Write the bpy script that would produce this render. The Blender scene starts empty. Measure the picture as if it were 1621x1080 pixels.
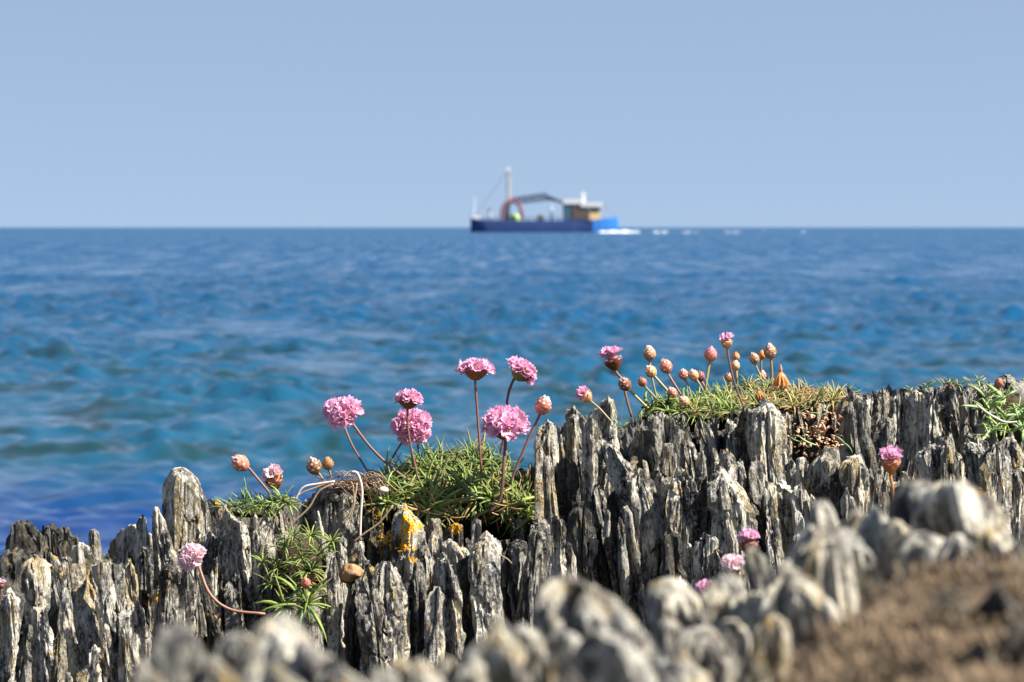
import bpy, math, random
import numpy as np
from mathutils import Vector, Matrix

random.seed(7)
RNG = np.random.default_rng(7)
scene = bpy.context.scene
C = scene.collection

# ------------------------------------------------------------------ camera
CAM_Z = 1.5
FPX = 1621 * 120 / 36.0              # focal length in pixels of the photograph
PITCH = math.atan(180 / FPX)
cam_d = bpy.data.cameras.new('camera')
cam_d.sensor_width = 36
cam_d.lens = 120
cam_d.clip_start = 0.05
cam_d.clip_end = 60000
cam_d.dof.use_dof = True
cam_d.dof.focus_distance = 2.05
cam_d.dof.aperture_fstop = 34
cam = bpy.data.objects.new('camera', cam_d)
cam.location = (0, 0, CAM_Z)
cam.rotation_euler = (math.pi / 2 - PITCH, 0, 0)
C.objects.link(cam)
scene.camera = cam

# ------------------------------------------------------------------ sky and sun
SUN_DIR = Vector((0.74, -0.27, 0.84)).normalized()      # towards the sun
SUN_EL = math.asin(SUN_DIR.z)
SUN_AZ = math.atan2(SUN_DIR.x, SUN_DIR.y)
world = bpy.data.worlds.new('World')
scene.world = world
world.use_nodes = True
wn = world.node_tree
wn.nodes.clear()
sky = wn.nodes.new('ShaderNodeTexSky')
sky.sky_type = 'NISHITA'
sky.sun_disc = False
sky.sun_elevation = SUN_EL
sky.sun_rotation = SUN_AZ
sky.altitude = 0
sky.air_density = 1.0
sky.dust_density = 0.3
sky.ozone_density = 3.0
tint = wn.nodes.new('ShaderNodeMix')
tint.data_type = 'RGBA'
tint.blend_type = 'MULTIPLY'
tint.inputs[0].default_value = 1.0
tint.inputs[7].default_value = (1.68, 1.39, 1.18, 1)
bg = wn.nodes.new('ShaderNodeBackground')
bg.inputs['Strength'].default_value = 0.052
wo = wn.nodes.new('ShaderNodeOutputWorld')
# the sky above the sea is even right down to the horizon: look it up a little higher
tcw = wn.nodes.new('ShaderNodeTexCoord')
lift = wn.nodes.new('ShaderNodeVectorMath')
lift.operation = 'ADD'
lift.inputs[1].default_value = (0, 0, 0.26)
nrm = wn.nodes.new('ShaderNodeVectorMath')
nrm.operation = 'NORMALIZE'
wn.links.new(tcw.outputs['Generated'], lift.inputs[0])
wn.links.new(lift.outputs[0], nrm.inputs[0])
wn.links.new(nrm.outputs[0], sky.inputs['Vector'])
wn.links.new(sky.outputs[0], tint.inputs[6])
wn.links.new(tint.outputs[2], bg.inputs['Color'])
wn.links.new(bg.outputs[0], wo.inputs['Surface'])

sun_d = bpy.data.lights.new('sun', 'SUN')
sun_d.energy = 5.0
sun_d.angle = math.radians(0.5)
sun_d.color = (1.0, 0.95, 0.86)
sun = bpy.data.objects.new('sun', sun_d)
sun.rotation_euler = SUN_DIR.to_track_quat('Z', 'Y').to_euler()
C.objects.link(sun)

vs = scene.view_settings
scene.display_settings.display_device = 'sRGB'
vs.view_transform = 'Standard'
vs.look = 'None'
vs.exposure = 1.45
vs.gamma = 1.0
vs.use_curve_mapping = False
scene.render.engine = 'CYCLES'
scene.cycles.use_denoising = True
scene.cycles.max_bounces = 6
scene.cycles.sample_clamp_indirect = 6

# ------------------------------------------------------------------ helpers
cp, sp = math.cos(PITCH), math.sin(PITCH)


def P(px, py, Y):
    """World point that lies on the sight line of a photo pixel at distance Y from the camera."""
    u = (px - 810.5) / FPX
    v = -(py - 540) / FPX
    d = Vector((u, cp + v * sp, -sp + v * cp))
    d *= Y / d.y
    return Vector((d.x, d.y, CAM_Z + d.z))


def px_m(Y):
    return Y / FPX


def _hash(ix, iy, iz, seed):
    h = (ix.astype(np.int64) * 374761393 + iy.astype(np.int64) * 668265263 + iz.astype(np.int64) * 2147483647 + int(seed) * 974634777) & 0xFFFFFFFF
    h = ((h ^ (h >> 13)) * 1274126177) & 0xFFFFFFFF
    h = ((h ^ (h >> 16)) * 2246822519) & 0xFFFFFFFF
    return ((h ^ (h >> 15)) & 0xFFFFFF) / float(0xFFFFFF)


def noise(x, y, z, seed=0):
    """value noise in -1..1, vectorised"""
    x, y, z = np.broadcast_arrays(np.asarray(x, float), np.asarray(y, float), np.asarray(z, float))
    fx, fy, fz = np.floor(x), np.floor(y), np.floor(z)
    ix, iy, iz = fx.astype(np.int64), fy.astype(np.int64), fz.astype(np.int64)
    tx, ty, tz = x - fx, y - fy, z - fz
    tx = tx * tx * (3 - 2 * tx)
    ty = ty * ty * (3 - 2 * ty)
    tz = tz * tz * (3 - 2 * tz)
    r = 0
    for dx in (0, 1):
        wx = tx if dx else 1 - tx
        for dy in (0, 1):
            wy = ty if dy else 1 - ty
            for dz in (0, 1):
                wz = tz if dz else 1 - tz
                r = r + wx * wy * wz * _hash(ix + dx, iy + dy, iz + dz, seed)
    return r * 2 - 1


def fbm(x, y, z, seed=0, octaves=3, gain=0.5):
    r, a, t = 0, 1.0, 0
    for o in range(octaves):
        r = r + a * noise(x * 2 ** o, y * 2 ** o, z * 2 ** o, seed + o * 17)
        t += a
        a *= gain
    return r / t


def make_mesh(name, verts, faces, mats, smooth=False, mat_idx=None):
    me = bpy.data.meshes.new(name)
    if isinstance(verts, np.ndarray) and isinstance(faces, np.ndarray):
        n, k = faces.shape
        me.vertices.add(len(verts))
        me.vertices.foreach_set('co', verts.astype(np.float32).ravel())
        me.loops.add(n * k)
        me.loops.foreach_set('vertex_index', faces.astype(np.int32).ravel())
        me.polygons.add(n)
        me.polygons.foreach_set('loop_start', np.arange(0, n * k, k, dtype=np.int32))
        me.polygons.foreach_set('loop_total', np.full(n, k, dtype=np.int32))
        me.update(calc_edges=True)
        me.validate()
    else:
        me.from_pydata([tuple(v) for v in verts], [], [tuple(f) for f in faces])
    for m in (mats if isinstance(mats, (list, tuple)) else [mats]):
        me.materials.append(m)
    if mat_idx is not None:
        me.polygons.foreach_set('material_index', np.asarray(mat_idx, dtype=np.int32))
    me.polygons.foreach_set('use_smooth', np.full(len(me.polygons), smooth))
    me.update()
    return me


def link(name, data, parent=None, loc=None, rot=None):
    o = bpy.data.objects.new(name, data)
    C.objects.link(o)
    if parent is not None:
        o.parent = parent
    if loc is not None:
        o.location = loc
    if rot is not None:
        o.rotation_euler = rot
    return o


def tag(o, label=None, cat=None, group=None, kind=None):
    if label:
        o['label'] = label
    if cat:
        o['category'] = cat
    if group:
        o['group'] = group
    if kind:
        o['kind'] = kind
    return o


class MB:
    """collects simple solids into one mesh"""
    def __init__(self):
        self.v, self.f, self.m = [], [], []

    def add(self, vs_, fs_, m=0):
        b = len(self.v)
        self.v += [tuple(v) for v in vs_]
        self.f += [tuple(i + b for i in f) for f in fs_]
        self.m += [m] * len(fs_)

    def box(self, x0, x1, y0, y1, z0, z1, m=0, taper=0.0):
        t = taper
        vs_ = [(x0, y0, z0), (x1, y0, z0), (x1, y1, z0), (x0, y1, z0),
               (x0 + t, y0 + t, z1), (x1 - t, y0 + t, z1), (x1 - t, y1 - t, z1), (x0 + t, y1 - t, z1)]
        self.add(vs_, [(0, 3, 2, 1), (4, 5, 6, 7), (0, 1, 5, 4), (1, 2, 6, 5), (2, 3, 7, 6), (3, 0, 4, 7)], m)

    def tube(self, pts, radii, n=8, m=0, cap=True):
        pts = [Vector(p) for p in pts]
        if not isinstance(radii, (list, tuple)):
            radii = [radii] * len(pts)
        b0 = None
        rings = []
        ref = Vector((0.13, 0.97, 0.21)).normalized()
        for i, p in enumerate(pts):
            t = (pts[min(i + 1, len(pts) - 1)] - pts[max(i - 1, 0)]).normalized()
            a = t.cross(ref)
            if a.length < 0.1:
                a = t.cross(Vector((1, 0, 0)))
            a.normalize()
            b = t.cross(a).normalized()
            rings.append([p + (a * math.cos(2 * math.pi * k / n) + b * math.sin(2 * math.pi * k / n)) * radii[i] for k in range(n)])
        vs_ = [v for r in rings for v in r]
        fs_ = []
        for i in range(len(pts) - 1):
            for k in range(n):
                k2 = (k + 1) % n
                fs_.append((i * n + k, i * n + k2, (i + 1) * n + k2, (i + 1) * n + k))
        if cap:
            fs_.append(tuple(range(n - 1, -1, -1)))
            fs_.append(tuple((len(pts) - 1) * n + k for k in range(n)))
        self.add(vs_, fs_, m)

    def build(self, name, mats, parent=None, loc=None, smooth=False):
        me = make_mesh(name, self.v, self.f, mats, smooth, self.m)
        return link(name, me, parent, loc)


def smooth_path(pts, n=14):
    """Catmull-Rom through the points"""
    pts = [Vector(p) for p in pts]
    if len(pts) == 2:
        return [pts[0].lerp(pts[1], i / (n - 1)) for i in range(n)]
    q = [pts[0] * 2 - pts[1]] + pts + [pts[-1] * 2 - pts[-2]]
    out = []
    seg = len(pts) - 1
    for i in range(n):
        u = i / (n - 1) * seg
        k = min(int(u), seg - 1)
        t = u - k
        a, b, c, d = q[k], q[k + 1], q[k + 2], q[k + 3]
        out.append(0.5 * ((2 * b) + (c - a) * t + (2 * a - 5 * b + 4 * c - d) * t * t + (3 * b - a - 3 * c + d) * t ** 3))
    return out


# ------------------------------------------------------------------ materials
def new_mat(name):
    m = bpy.data.materials.new(name)
    m.use_nodes = True
    nt = m.node_tree
    return m, nt, nt.nodes['Principled BSDF']


def simple(name, col, rough=0.6, spec=0.3, var=0.0, scale=200.0, bump=0.0, metal=0.0, trans=0.0):
    m, nt, b = new_mat(name)
    b.inputs['Roughness'].default_value = rough
    b.inputs['Specular IOR Level'].default_value = spec
    b.inputs['Metallic'].default_value = metal
    if var > 0 or bump > 0:
        tc = nt.nodes.new('ShaderNodeTexCoord')
        nz = nt.nodes.new('ShaderNodeTexNoise')
        nz.inputs['Scale'].default_value = scale
        nz.inputs['Detail'].default_value = 4
        nt.links.new(tc.outputs['Object'], nz.inputs['Vector'])
        oi = nt.nodes.new('ShaderNodeObjectInfo')
        ad = nt.nodes.new('ShaderNodeMath')
        ad.operation = 'MULTIPLY_ADD'
        ad.inputs[1].default_value = 0.5
        nt.links.new(oi.outputs['Random'], ad.inputs[0])
        sc = nt.nodes.new('ShaderNodeMath')
        sc.operation = 'MULTIPLY'
        sc.inputs[1].default_value = 0.7
        nt.links.new(nz.outputs['Fac'], sc.inputs[0])
        nt.links.new(sc.outputs[0], ad.inputs[2])
        rp = nt.nodes.new('ShaderNodeValToRGB')
        rp.color_ramp.elements[0].position = 0.2
        rp.color_ramp.elements[1].position = 0.75
        rp.color_ramp.elements[0].color = tuple(c * (1 - var) for c in col[:3]) + (1,)
        rp.color_ramp.elements[1].color = tuple(min(1, c * (1 + var)) for c in col[:3]) + (1,)
        nt.links.new(ad.outputs[0], rp.inputs['Fac'])
        nt.links.new(rp.outputs[0], b.inputs['Base Color'])
        if bump > 0:
            bp = nt.nodes.new('ShaderNodeBump')
            bp.inputs['Distance'].default_value = bump
            bp.inputs['Strength'].default_value = 0.8
            nt.links.new(nz.outputs['Fac'], bp.inputs['Height'])
            nt.links.new(bp.outputs[0], b.inputs['Normal'])
    else:
        b.inputs['Base Color'].default_value = tuple(col[:3]) + (1,)
    if trans > 0:
        out = nt.nodes['Material Output']
        tr = nt.nodes.new('ShaderNodeBsdfTranslucent')
        mx = nt.nodes.new('ShaderNodeMixShader')
        mx.inputs[0].default_value = trans
        if var > 0 or bump > 0:
            nt.links.new(rp.outputs[0], tr.inputs['Color'])
        else:
            tr.inputs['Color'].default_value = tuple(col[:3]) + (1,)
        nt.links.new(b.outputs[0], mx.inputs[1])
        nt.links.new(tr.outputs[0], mx.inputs[2])
        nt.links.new(mx.outputs[0], out.inputs['Surface'])
    return m


def ramp(nt, fac, stops):
    r = nt.nodes.new('ShaderNodeValToRGB')
    e = r.color_ramp.elements
    e[0].position, e[0].color = stops[0][0], tuple(stops[0][1]) + (1,)
    e[1].position, e[1].color = stops[-1][0], tuple(stops[-1][1]) + (1,)
    for p, c in stops[1:-1]:
        k = e.new(p)
        k.color = tuple(c) + (1,)
    nt.links.new(fac, r.inputs['Fac'])
    return r.outputs['Color']


def mixc(nt, fac, a, b, mode='MIX'):
    m = nt.nodes.new('ShaderNodeMix')
    m.data_type = 'RGBA'
    m.blend_type = mode
    for s, v in ((m.inputs[0], fac), (m.inputs[6], a), (m.inputs[7], b)):
        if hasattr(v, 'is_output'):
            nt.links.new(v, s)
        else:
            s.default_value = v if isinstance(v, (int, float)) else tuple(v) + (1,)
    return m.outputs[2]


def slate(name, light=1.0, warm=0.0, ochre=0.5, dark=1.0):
    """cleaved slate: vertical grain, mineral streaks that also carry painted shade, pale crust lichen specks"""
    m, nt, b = new_mat(name)
    L = nt.links
    tc = nt.nodes.new('ShaderNodeTexCoord')
    oi = nt.nodes.new('ShaderNodeObjectInfo')
    off = nt.nodes.new('ShaderNodeVectorMath')
    off.operation = 'ADD'
    mul = nt.nodes.new('ShaderNodeVectorMath')
    mul.operation = 'SCALE'
    cx = nt.nodes.new('ShaderNodeCombineXYZ')
    for i in range(3):
        L.new(oi.outputs['Random'], cx.inputs[i])
    L.new(cx.outputs[0], mul.inputs[0])
    mul.inputs['Scale'].default_value = 7.3
    L.new(tc.outputs['Object'], off.inputs[0])
    L.new(mul.outputs[0], off.inputs[1])

    def nz(sx, sy, sz, detail=5, rough=0.6, dist=0.0):
        mp = nt.nodes.new('ShaderNodeMapping')
        mp.inputs['Scale'].default_value = (sx, sy, sz)
        L.new(off.outputs[0], mp.inputs['Vector'])
        n = nt.nodes.new('ShaderNodeTexNoise')
        n.inputs['Scale'].default_value = 1.0
        n.inputs['Detail'].default_value = detail
        n.inputs['Roughness'].default_value = rough
        n.inputs['Distortion'].default_value = dist
        L.new(mp.outputs[0], n.inputs['Vector'])
        return n.outputs['Fac']
    st1 = nz(230, 230, 66, 6, 0.70, 0.9)
    gr_ = nz(620, 620, 330, 4, 0.7)
    big_ = nz(60, 60, 30, 3, 0.6, 0.5)
    def lin(a_, ka, b_, kb):
        m1 = nt.nodes.new('ShaderNodeMath'); m1.operation = 'MULTIPLY'; m1.inputs[1].default_value = ka
        L.new(a_, m1.inputs[0])
        m2 = nt.nodes.new('ShaderNodeMath'); m2.operation = 'MULTIPLY_ADD'; m2.inputs[1].default_value = kb
        L.new(b_, m2.inputs[0]); L.new(m1.outputs[0], m2.inputs[2])
        return m2.outputs[0]
    streak = lin(lin(st1, 0.62, gr_, 0.42), 1.0, big_, 0.62)
    sb_ = nt.nodes.new('ShaderNodeMath'); sb_.operation = 'SUBTRACT'; sb_.inputs[1].default_value = 0.348
    L.new(streak, sb_.inputs[0])
    streak = sb_.outputs[0]
    blot = nz(90, 90, 55, 4, 0.6)
    fine = nz(1500, 1500, 420, 3, 0.6)
    s = light
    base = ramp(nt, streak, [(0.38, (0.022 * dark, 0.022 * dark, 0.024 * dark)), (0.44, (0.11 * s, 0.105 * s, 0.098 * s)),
                             (0.49, (0.34 * s, 0.32 * s, 0.27 * s)), (0.56, (0.55 * s, 0.52 * s, 0.44 * s)), (0.68, (0.74 * s, 0.71 * s, 0.63 * s))])  # dark end widened so part of the crevice shade is in the colour
    tone = ramp(nt, blot, [(0.3, (0.42, 0.44, 0.48)), (0.5, (0.9, 0.9, 0.9)), (0.7, (1.18, 1.12, 1.0))])
    col = mixc(nt, 1.0, base, tone, 'MULTIPLY')
    # ochre weathering
    oc = nz(70, 70, 22, 4, 0.6)
    ocm = ramp(nt, oc, [(0.52, (0, 0, 0)), (0.68, (1, 1, 1))])
    sep = nt.nodes.new('ShaderNodeMath')
    sep.operation = 'MULTIPLY'
    L.new(ocm, sep.inputs[0])
    sep.inputs[1].default_value = ochre
    col = mixc(nt, sep.outputs[0], col, (0.36, 0.27, 0.11))
    gl = nz(260, 260, 200, 3, 0.7)
    gb = nz(45, 45, 40, 2, 0.5)
    glm = mixc(nt, 1.0, ramp(nt, gl, [(0.58, (0, 0, 0)), (0.63, (1, 1, 1))]), ramp(nt, gb, [(0.50, (0, 0, 0)), (0.60, (1, 1, 1))]), 'MULTIPLY')
    col = mixc(nt, glm, col, (0.38, 0.24, 0.06))
    # pale crustose specks
    sp_ = nz(420, 420, 300, 3, 0.7)
    spm = ramp(nt, sp_, [(0.60, (0, 0, 0)), (0.66, (0.75, 0.75, 0.75))])
    col = mixc(nt, spm, col, (0.66 * s, 0.65 * s, 0.60 * s))
    # black specks
    bk = nz(500, 500, 260, 3, 0.7)
    bkm = ramp(nt, bk, [(0.33, (1, 1, 1)), (0.40, (0, 0, 0))])
    col = mixc(nt, bkm, col, (0.02, 0.02, 0.022))
    if warm:
        col = mixc(nt, warm, col, (0.33, 0.24, 0.15))
    L.new(col, b.inputs['Base Color'])
    b.inputs['Roughness'].default_value = 0.62
    b.inputs['Specular IOR Level'].default_value = 0.35
    # relief
    ad = nt.nodes.new('ShaderNodeMath')
    ad.operation = 'MULTIPLY_ADD'
    L.new(fine, ad.inputs[0])
    ad.inputs[1].default_value = 0.35
    L.new(streak, ad.inputs[2])
    bp = nt.nodes.new('ShaderNodeBump')
    bp.inputs['Strength'].default_value = 1.0
    bp.inputs['Distance'].default_value = 0.0030
    L.new(ad.outputs[0], bp.inputs['Height'])
    L.new(bp.outputs[0], b.inputs['Normal'])
    return m


M = {}
M['slate'] = slate('slate_pale', 1.04)
M['slate_warm'] = slate('slate_buff', 1.05, 0.12, 0.9)
M['slate_grey'] = slate('slate_grey', 0.58, 0.0, 0.25, 0.8)
M['slate_dark'] = slate('slate_dark', 0.20, 0.0, 0.1, 0.5)  # dark rock; on bedrock and gap slabs it also paints in shade
M['slate_smooth'] = slate('slate_weathered', 1.1, 0.05, 0.45, 1.2)


def leaf_mat(name, a, bcol, trans=0.3):
    m, nt, b = new_mat(name)
    L = nt.links
    tc = nt.nodes.new('ShaderNodeTexCoord')
    oi = nt.nodes.new('ShaderNodeObjectInfo')
    n = nt.nodes.new('ShaderNodeTexNoise')
    n.inputs['Scale'].default_value = 110
    n.inputs['Detail'].default_value = 2
    L.new(tc.outputs['Object'], n.inputs['Vector'])
    ad = nt.nodes.new('ShaderNodeMath')
    ad.operation = 'MULTIPLY_ADD'
    ad.inputs[1].default_value = 0.45
    L.new(oi.outputs['Random'], ad.inputs[0])
    L.new(n.outputs['Fac'], ad.inputs[2])
    col = ramp(nt, ad.outputs[0], [(0.35, a), (0.95, bcol)])
    L.new(col, b.inputs['Base Color'])
    b.inputs['Roughness'].default_value = 0.42
    b.inputs['Specular IOR Level'].default_value = 0.5
    tr = nt.nodes.new('ShaderNodeBsdfTranslucent')
    L.new(col, tr.inputs['Color'])
    mx = nt.nodes.new('ShaderNodeMixShader')
    mx.inputs[0].default_value = trans
    L.new(b.outputs[0], mx.inputs[1])
    L.new(tr.outputs[0], mx.inputs[2])
    L.new(mx.outputs[0], nt.nodes['Material Output'].inputs['Surface'])
    return m


M['leaf'] = leaf_mat('thrift_leaf_green', (0.11, 0.165, 0.028), (0.35, 0.44, 0.10))
M['leaf_dark'] = leaf_mat('thrift_leaf_dark', (0.06, 0.11, 0.03), (0.20, 0.30, 0.08))
M['leaf_dry'] = leaf_mat('thrift_leaf_dry', (0.22, 0.11, 0.035), (0.50, 0.33, 0.13), 0.2)
M['leaf_olive'] = leaf_mat('thrift_leaf_olive', (0.15, 0.15, 0.04), (0.34, 0.34, 0.11))
M['leaf_fat'] = leaf_mat('fleshy_leaf_green', (0.10, 0.18, 0.05), (0.28, 0.38, 0.14), 0.15)
M['straw'] = simple('dry_straw', (0.30, 0.21, 0.13), 0.55, 0.3, 0.25, 90)
M['straw_white'] = simple('bleached_straw', (0.56, 0.48, 0.40), 0.45, 0.4, 0.12, 90)
M['peat'] = simple('dry_root_mat', (0.04, 0.028, 0.017), 0.95, 0.1, 0.6, 380, 0.002)
M['petal'] = simple('petal_pink', (0.74, 0.40, 0.56), 0.55, 0.25, 0.16, 90, 0, 0, 0.38)
M['petal_pale'] = simple('petal_pale_pink', (0.76, 0.56, 0.61), 0.55, 0.25, 0.15, 90, 0, 0, 0.38)
M['petal_violet'] = simple('petal_violet_pink', (0.74, 0.42, 0.59), 0.55, 0.25, 0.16, 90, 0, 0, 0.38)
M['petal_deep'] = simple('petal_deep_pink', (0.66, 0.25, 0.48), 0.55, 0.25, 0.25, 90, 0, 0, 0.35)
M['anther'] = simple('anther_cream', (0.80, 0.60, 0.30), 0.6)
M['bract'] = simple('bract_red_brown', (0.20, 0.075, 0.035), 0.5, 0.35, 0.65, 1100, 0.0003, 0, 0.12)
M['bract_olive'] = simple('bract_olive_brown', (0.22, 0.15, 0.05), 0.5, 0.35, 0.62, 1100, 0.0003, 0, 0.12)
M['bract_tan'] = simple('bract_tan', (0.40, 0.22, 0.10), 0.5, 0.35, 0.7, 1100, 0.0003, 0, 0.2)
M['bract_rose'] = simple('bract_rose', (0.36, 0.14, 0.09), 0.5, 0.35, 0.7, 1100, 0.0003, 0, 0.2)
M['bract_orange'] = simple('bract_orange', (0.40, 0.17, 0.055), 0.5, 0.35, 0.62, 1100, 0.0003, 0, 0.25)
M['bud_tip'] = simple('bud_tip_pinkish_white', (0.74, 0.52, 0.50), 0.55, 0.3, 0.15, 200, 0, 0, 0.25)
M['stem_red'] = simple('stem_red_brown', (0.14, 0.062, 0.05), 0.5, 0.4, 0.35, 60)
M['stem_green'] = simple('stem_olive', (0.22, 0.19, 0.08), 0.5, 0.4, 0.3, 60)
M['stem_pink'] = simple('stem_pink_brown', (0.22, 0.11, 0.07), 0.5, 0.4, 0.3, 60)
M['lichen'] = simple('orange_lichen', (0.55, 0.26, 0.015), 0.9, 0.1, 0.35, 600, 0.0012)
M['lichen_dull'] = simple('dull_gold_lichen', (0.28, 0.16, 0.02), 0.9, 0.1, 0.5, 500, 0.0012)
M['stone_orange'] = simple('rusty_stone', (0.34, 0.19, 0.09), 0.75, 0.3, 0.7, 260, 0.002)
M['sedum'] = simple('stonecrop_pink_brown', (0.42, 0.19, 0.11), 0.55, 0.35, 0.6, 150)
M['sedum_tan'] = simple('stonecrop_tan', (0.40, 0.27, 0.16), 0.6, 0.3, 0.6, 150)

# ------------------------------------------------------------------ the sea
def sea():
    # polar fan of rows that get farther apart with distance
    d = [9.0]
    while d[-1] < 34:
        d.append(d[-1] + 0.075 + max(0, d[-1] - 20) * 0.003)
    while d[-1] < 110:
        d.append(d[-1] * 1.0032)
    while d[-1] < 420:
        d.append(d[-1] * 1.0052)
    while d[-1] < 40000:
        d.append(d[-1] * 1.06)
    d = np.array(d)
    a_in = np.linspace(-0.205, 0.205, 420)
    a_out = np.array([0.215, 0.235, 0.28, 0.35, 0.45, 0.6, 0.8, 1.05, 1.3])
    a = np.concatenate([-a_out[::-1], a_in, a_out])
    R, A = np.meshgrid(d, a, indexing='ij')
    X, Y = R * np.sin(A), R * np.cos(A)
    step = np.gradient(d)[:, None] * np.ones_like(A)
    arc = R * (0.00098 + np.clip(np.abs(A) - 0.205, 0, 1) * 0.1)
    Z = np.zeros_like(X)
    rng = np.random.default_rng(3)
    dirs = []
    for i in range(84):
        lam = 0.26 * (2.8 / 0.26) ** (rng.random() ** 1.3)
        th = math.radians(-88 + rng.normal() * 29)      # travel direction, towards the shore and across
        amp = 0.0068 * lam ** 0.80 * (0.6 + 0.8 * rng.random())
        if lam > 2:
            amp *= 0.5
        if 0.3 < lam < 1.0:
            amp *= 1.45
        k = 2 * math.pi / lam
        ph = rng.random() * 6.283
        kx, ky = k * math.cos(th), k * math.sin(th)
        # local warp so the crests are short
        arg = kx * X + ky * Y + ph + 1.5 * np.sin(0.42 * k * (-ky / k * X + kx / k * Y) + ph * 3) \
            + 0.8 * np.sin(0.13 * k * X + ph)
        fade = np.clip(2.2 - 4.2 * step * abs(math.sin(th)) / lam, 0, 1) * np.clip(2.0 - 4.2 * arc * abs(math.cos(th)) / lam, 0, 1)
        s = np.sin(arg)
        Z += amp * fade * (s + 0.5 * (s * s - 0.5))
    # gusts: patches of livelier and calmer water
    g = 0.88 + 0.95 * fbm(X / 2.0, Y / 6.0, 0 * X, 5, 2)
    Z *= g
    V = np.stack([X, Y, Z], -1).reshape(-1, 3)
    nr, na = X.shape
    i, j = np.meshgrid(np.arange(nr - 1), np.arange(na - 1), indexing='ij')
    b = (i * na + j).ravel()
    F = np.stack([b, b + 1, b + na + 1, b + na], -1)[:, ::-1]
    m, nt, bs = new_mat('sea_water')
    L = nt.links
    geo = nt.nodes.new('ShaderNodeNewGeometry')
    sepn = nt.nodes.new('ShaderNodeSeparateXYZ')
    L.new(geo.outputs['Position'], sepn.inputs[0])

    def nz(sx, sy, detail, rough=0.55):
        mp = nt.nodes.new('ShaderNodeMapping')
        mp.inputs['Scale'].default_value = (sx, sy, 1)
        L.new(geo.outputs['Position'], mp.inputs['Vector'])
        n = nt.nodes.new('ShaderNodeTexNoise')
        n.inputs['Scale'].default_value = 1
        n.inputs['Detail'].default_value = detail
        n.inputs['Roughness'].default_value = rough
        L.new(mp.outputs[0], n.inputs['Vector'])
        return n.outputs['Fac']
    # water body colour: weed-dark blue close to the rocks, clear teal over sand, then deep blue
    wob = nz(0.35, 0.22, 2)
    dist = nt.nodes.new('ShaderNodeMath')
    dist.operation = 'MULTIPLY_ADD'
    L.new(wob, dist.inputs[0])
    dist.inputs[1].default_value = 3.2
    L.new(sepn.outputs['Y'], dist.inputs[2])
    mr = nt.nodes.new('ShaderNodeMapRange')
    mr.inputs['From Min'].default_value = 10
    mr.inputs['From Max'].default_value = 110
    L.new(dist.outputs[0], mr.inputs['Value'])
    body = ramp(nt, mr.outputs[0], [(0.0, (0.003, 0.024, 0.115)), (0.094, (0.003, 0.026, 0.115)), (0.126, (0.008, 0.058, 0.104)),
                                    (0.24, (0.007, 0.055, 0.108)), (0.42, (0.005, 0.053, 0.122)), (1.0, (0.003, 0.052, 0.132))])
    # olive-dark weed showing through in the troughs of the shallows
    weed = nz(1.1, 0.5, 3, 0.6)
    wm = ramp(nt, weed, [(0.50, (0, 0, 0)), (0.60, (1, 1, 1))])
    near = ramp(nt, mr.outputs[0], [(0.115, (0, 0, 0)), (0.14, (0.8, 0.8, 0.8)), (0.20, (0.75, 0.75, 0.75)), (0.45, (0.4, 0.4, 0.4)), (0.9, (0.15, 0.15, 0.15))])
    wmm = mixc(nt, 1.0, wm, near, 'MULTIPLY')
    body = mixc(nt, wmm, body, (0.008, 0.022, 0.016))
    L.new(body, bs.inputs['Base Color'])
    rg_ = nt.nodes.new('ShaderNodeMapRange')
    rg_.inputs['From Min'].default_value = 35
    rg_.inputs['From Max'].default_value = 200
    rg_.inputs['To Min'].default_value = 0.07
    rg_.inputs['To Max'].default_value = 0.34
    L.new(sepn.outputs['Y'], rg_.inputs['Value'])
    L.new(rg_.outputs[0], bs.inputs['Roughness'])
    bs.inputs['IOR'].default_value = 1.333
    bs.inputs['Specular IOR Level'].default_value = 0.5
    w1 = nz(3.0, 4.2, 4, 0.62)
    w2 = nz(0.35, 0.45, 3, 0.6)
    b1 = nt.nodes.new('ShaderNodeBump')
    b1.inputs['Distance'].default_value = 0.13
    bst = nt.nodes.new('ShaderNodeMapRange')
    bst.inputs['From Min'].default_value = 18
    bst.inputs['From Max'].default_value = 160
    bst.inputs['To Min'].default_value = 0.28
    bst.inputs['To Max'].default_value = 1.0
    L.new(sepn.outputs['Y'], bst.inputs['Value'])
    # gusts roughen the water in bands
    gf_ = nz(1.1, 0.05, 4, 0.65)
    gn_ = nz(1.3, 0.55, 4, 0.65)
    gd_ = nt.nodes.new('ShaderNodeMapRange')
    gd_.inputs['From Min'].default_value = 30
    gd_.inputs['From Max'].default_value = 130
    L.new(sepn.outputs['Y'], gd_.inputs['Value'])
    gx_ = nt.nodes.new('ShaderNodeMix')
    gx_.data_type = 'FLOAT'
    L.new(gd_.outputs[0], gx_.inputs[0])
    L.new(gn_, gx_.inputs[2])
    L.new(gf_, gx_.inputs[3])
    gust = gx_.outputs[0]
    gm = nt.nodes.new('ShaderNodeMapRange')
    gm.inputs['From Min'].default_value = 0.42
    gm.inputs['From Max'].default_value = 0.58
    gm.inputs['To Min'].default_value = 0.2
    gm.inputs['To Max'].default_value = 1.0
    L.new(gust, gm.inputs['Value'])
    gp = nt.nodes.new('ShaderNodeMath')
    gp.operation = 'MULTIPLY'
    L.new(gm.outputs[0], gp.inputs[0])
    L.new(bst.outputs[0], gp.inputs[1])
    bst = gp
    rr_ = nt.nodes.new('ShaderNodeMath')
    rr_.operation = 'MULTIPLY'
    L.new(rg_.outputs[0], rr_.inputs[0])
    gr2 = nt.nodes.new('ShaderNodeMapRange')
    gr2.inputs['From Min'].default_value = 0.42
    gr2.inputs['From Max'].default_value = 0.58
    gr2.inputs['To Min'].default_value = 0.45
    gr2.inputs['To Max'].default_value = 1.5
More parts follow.
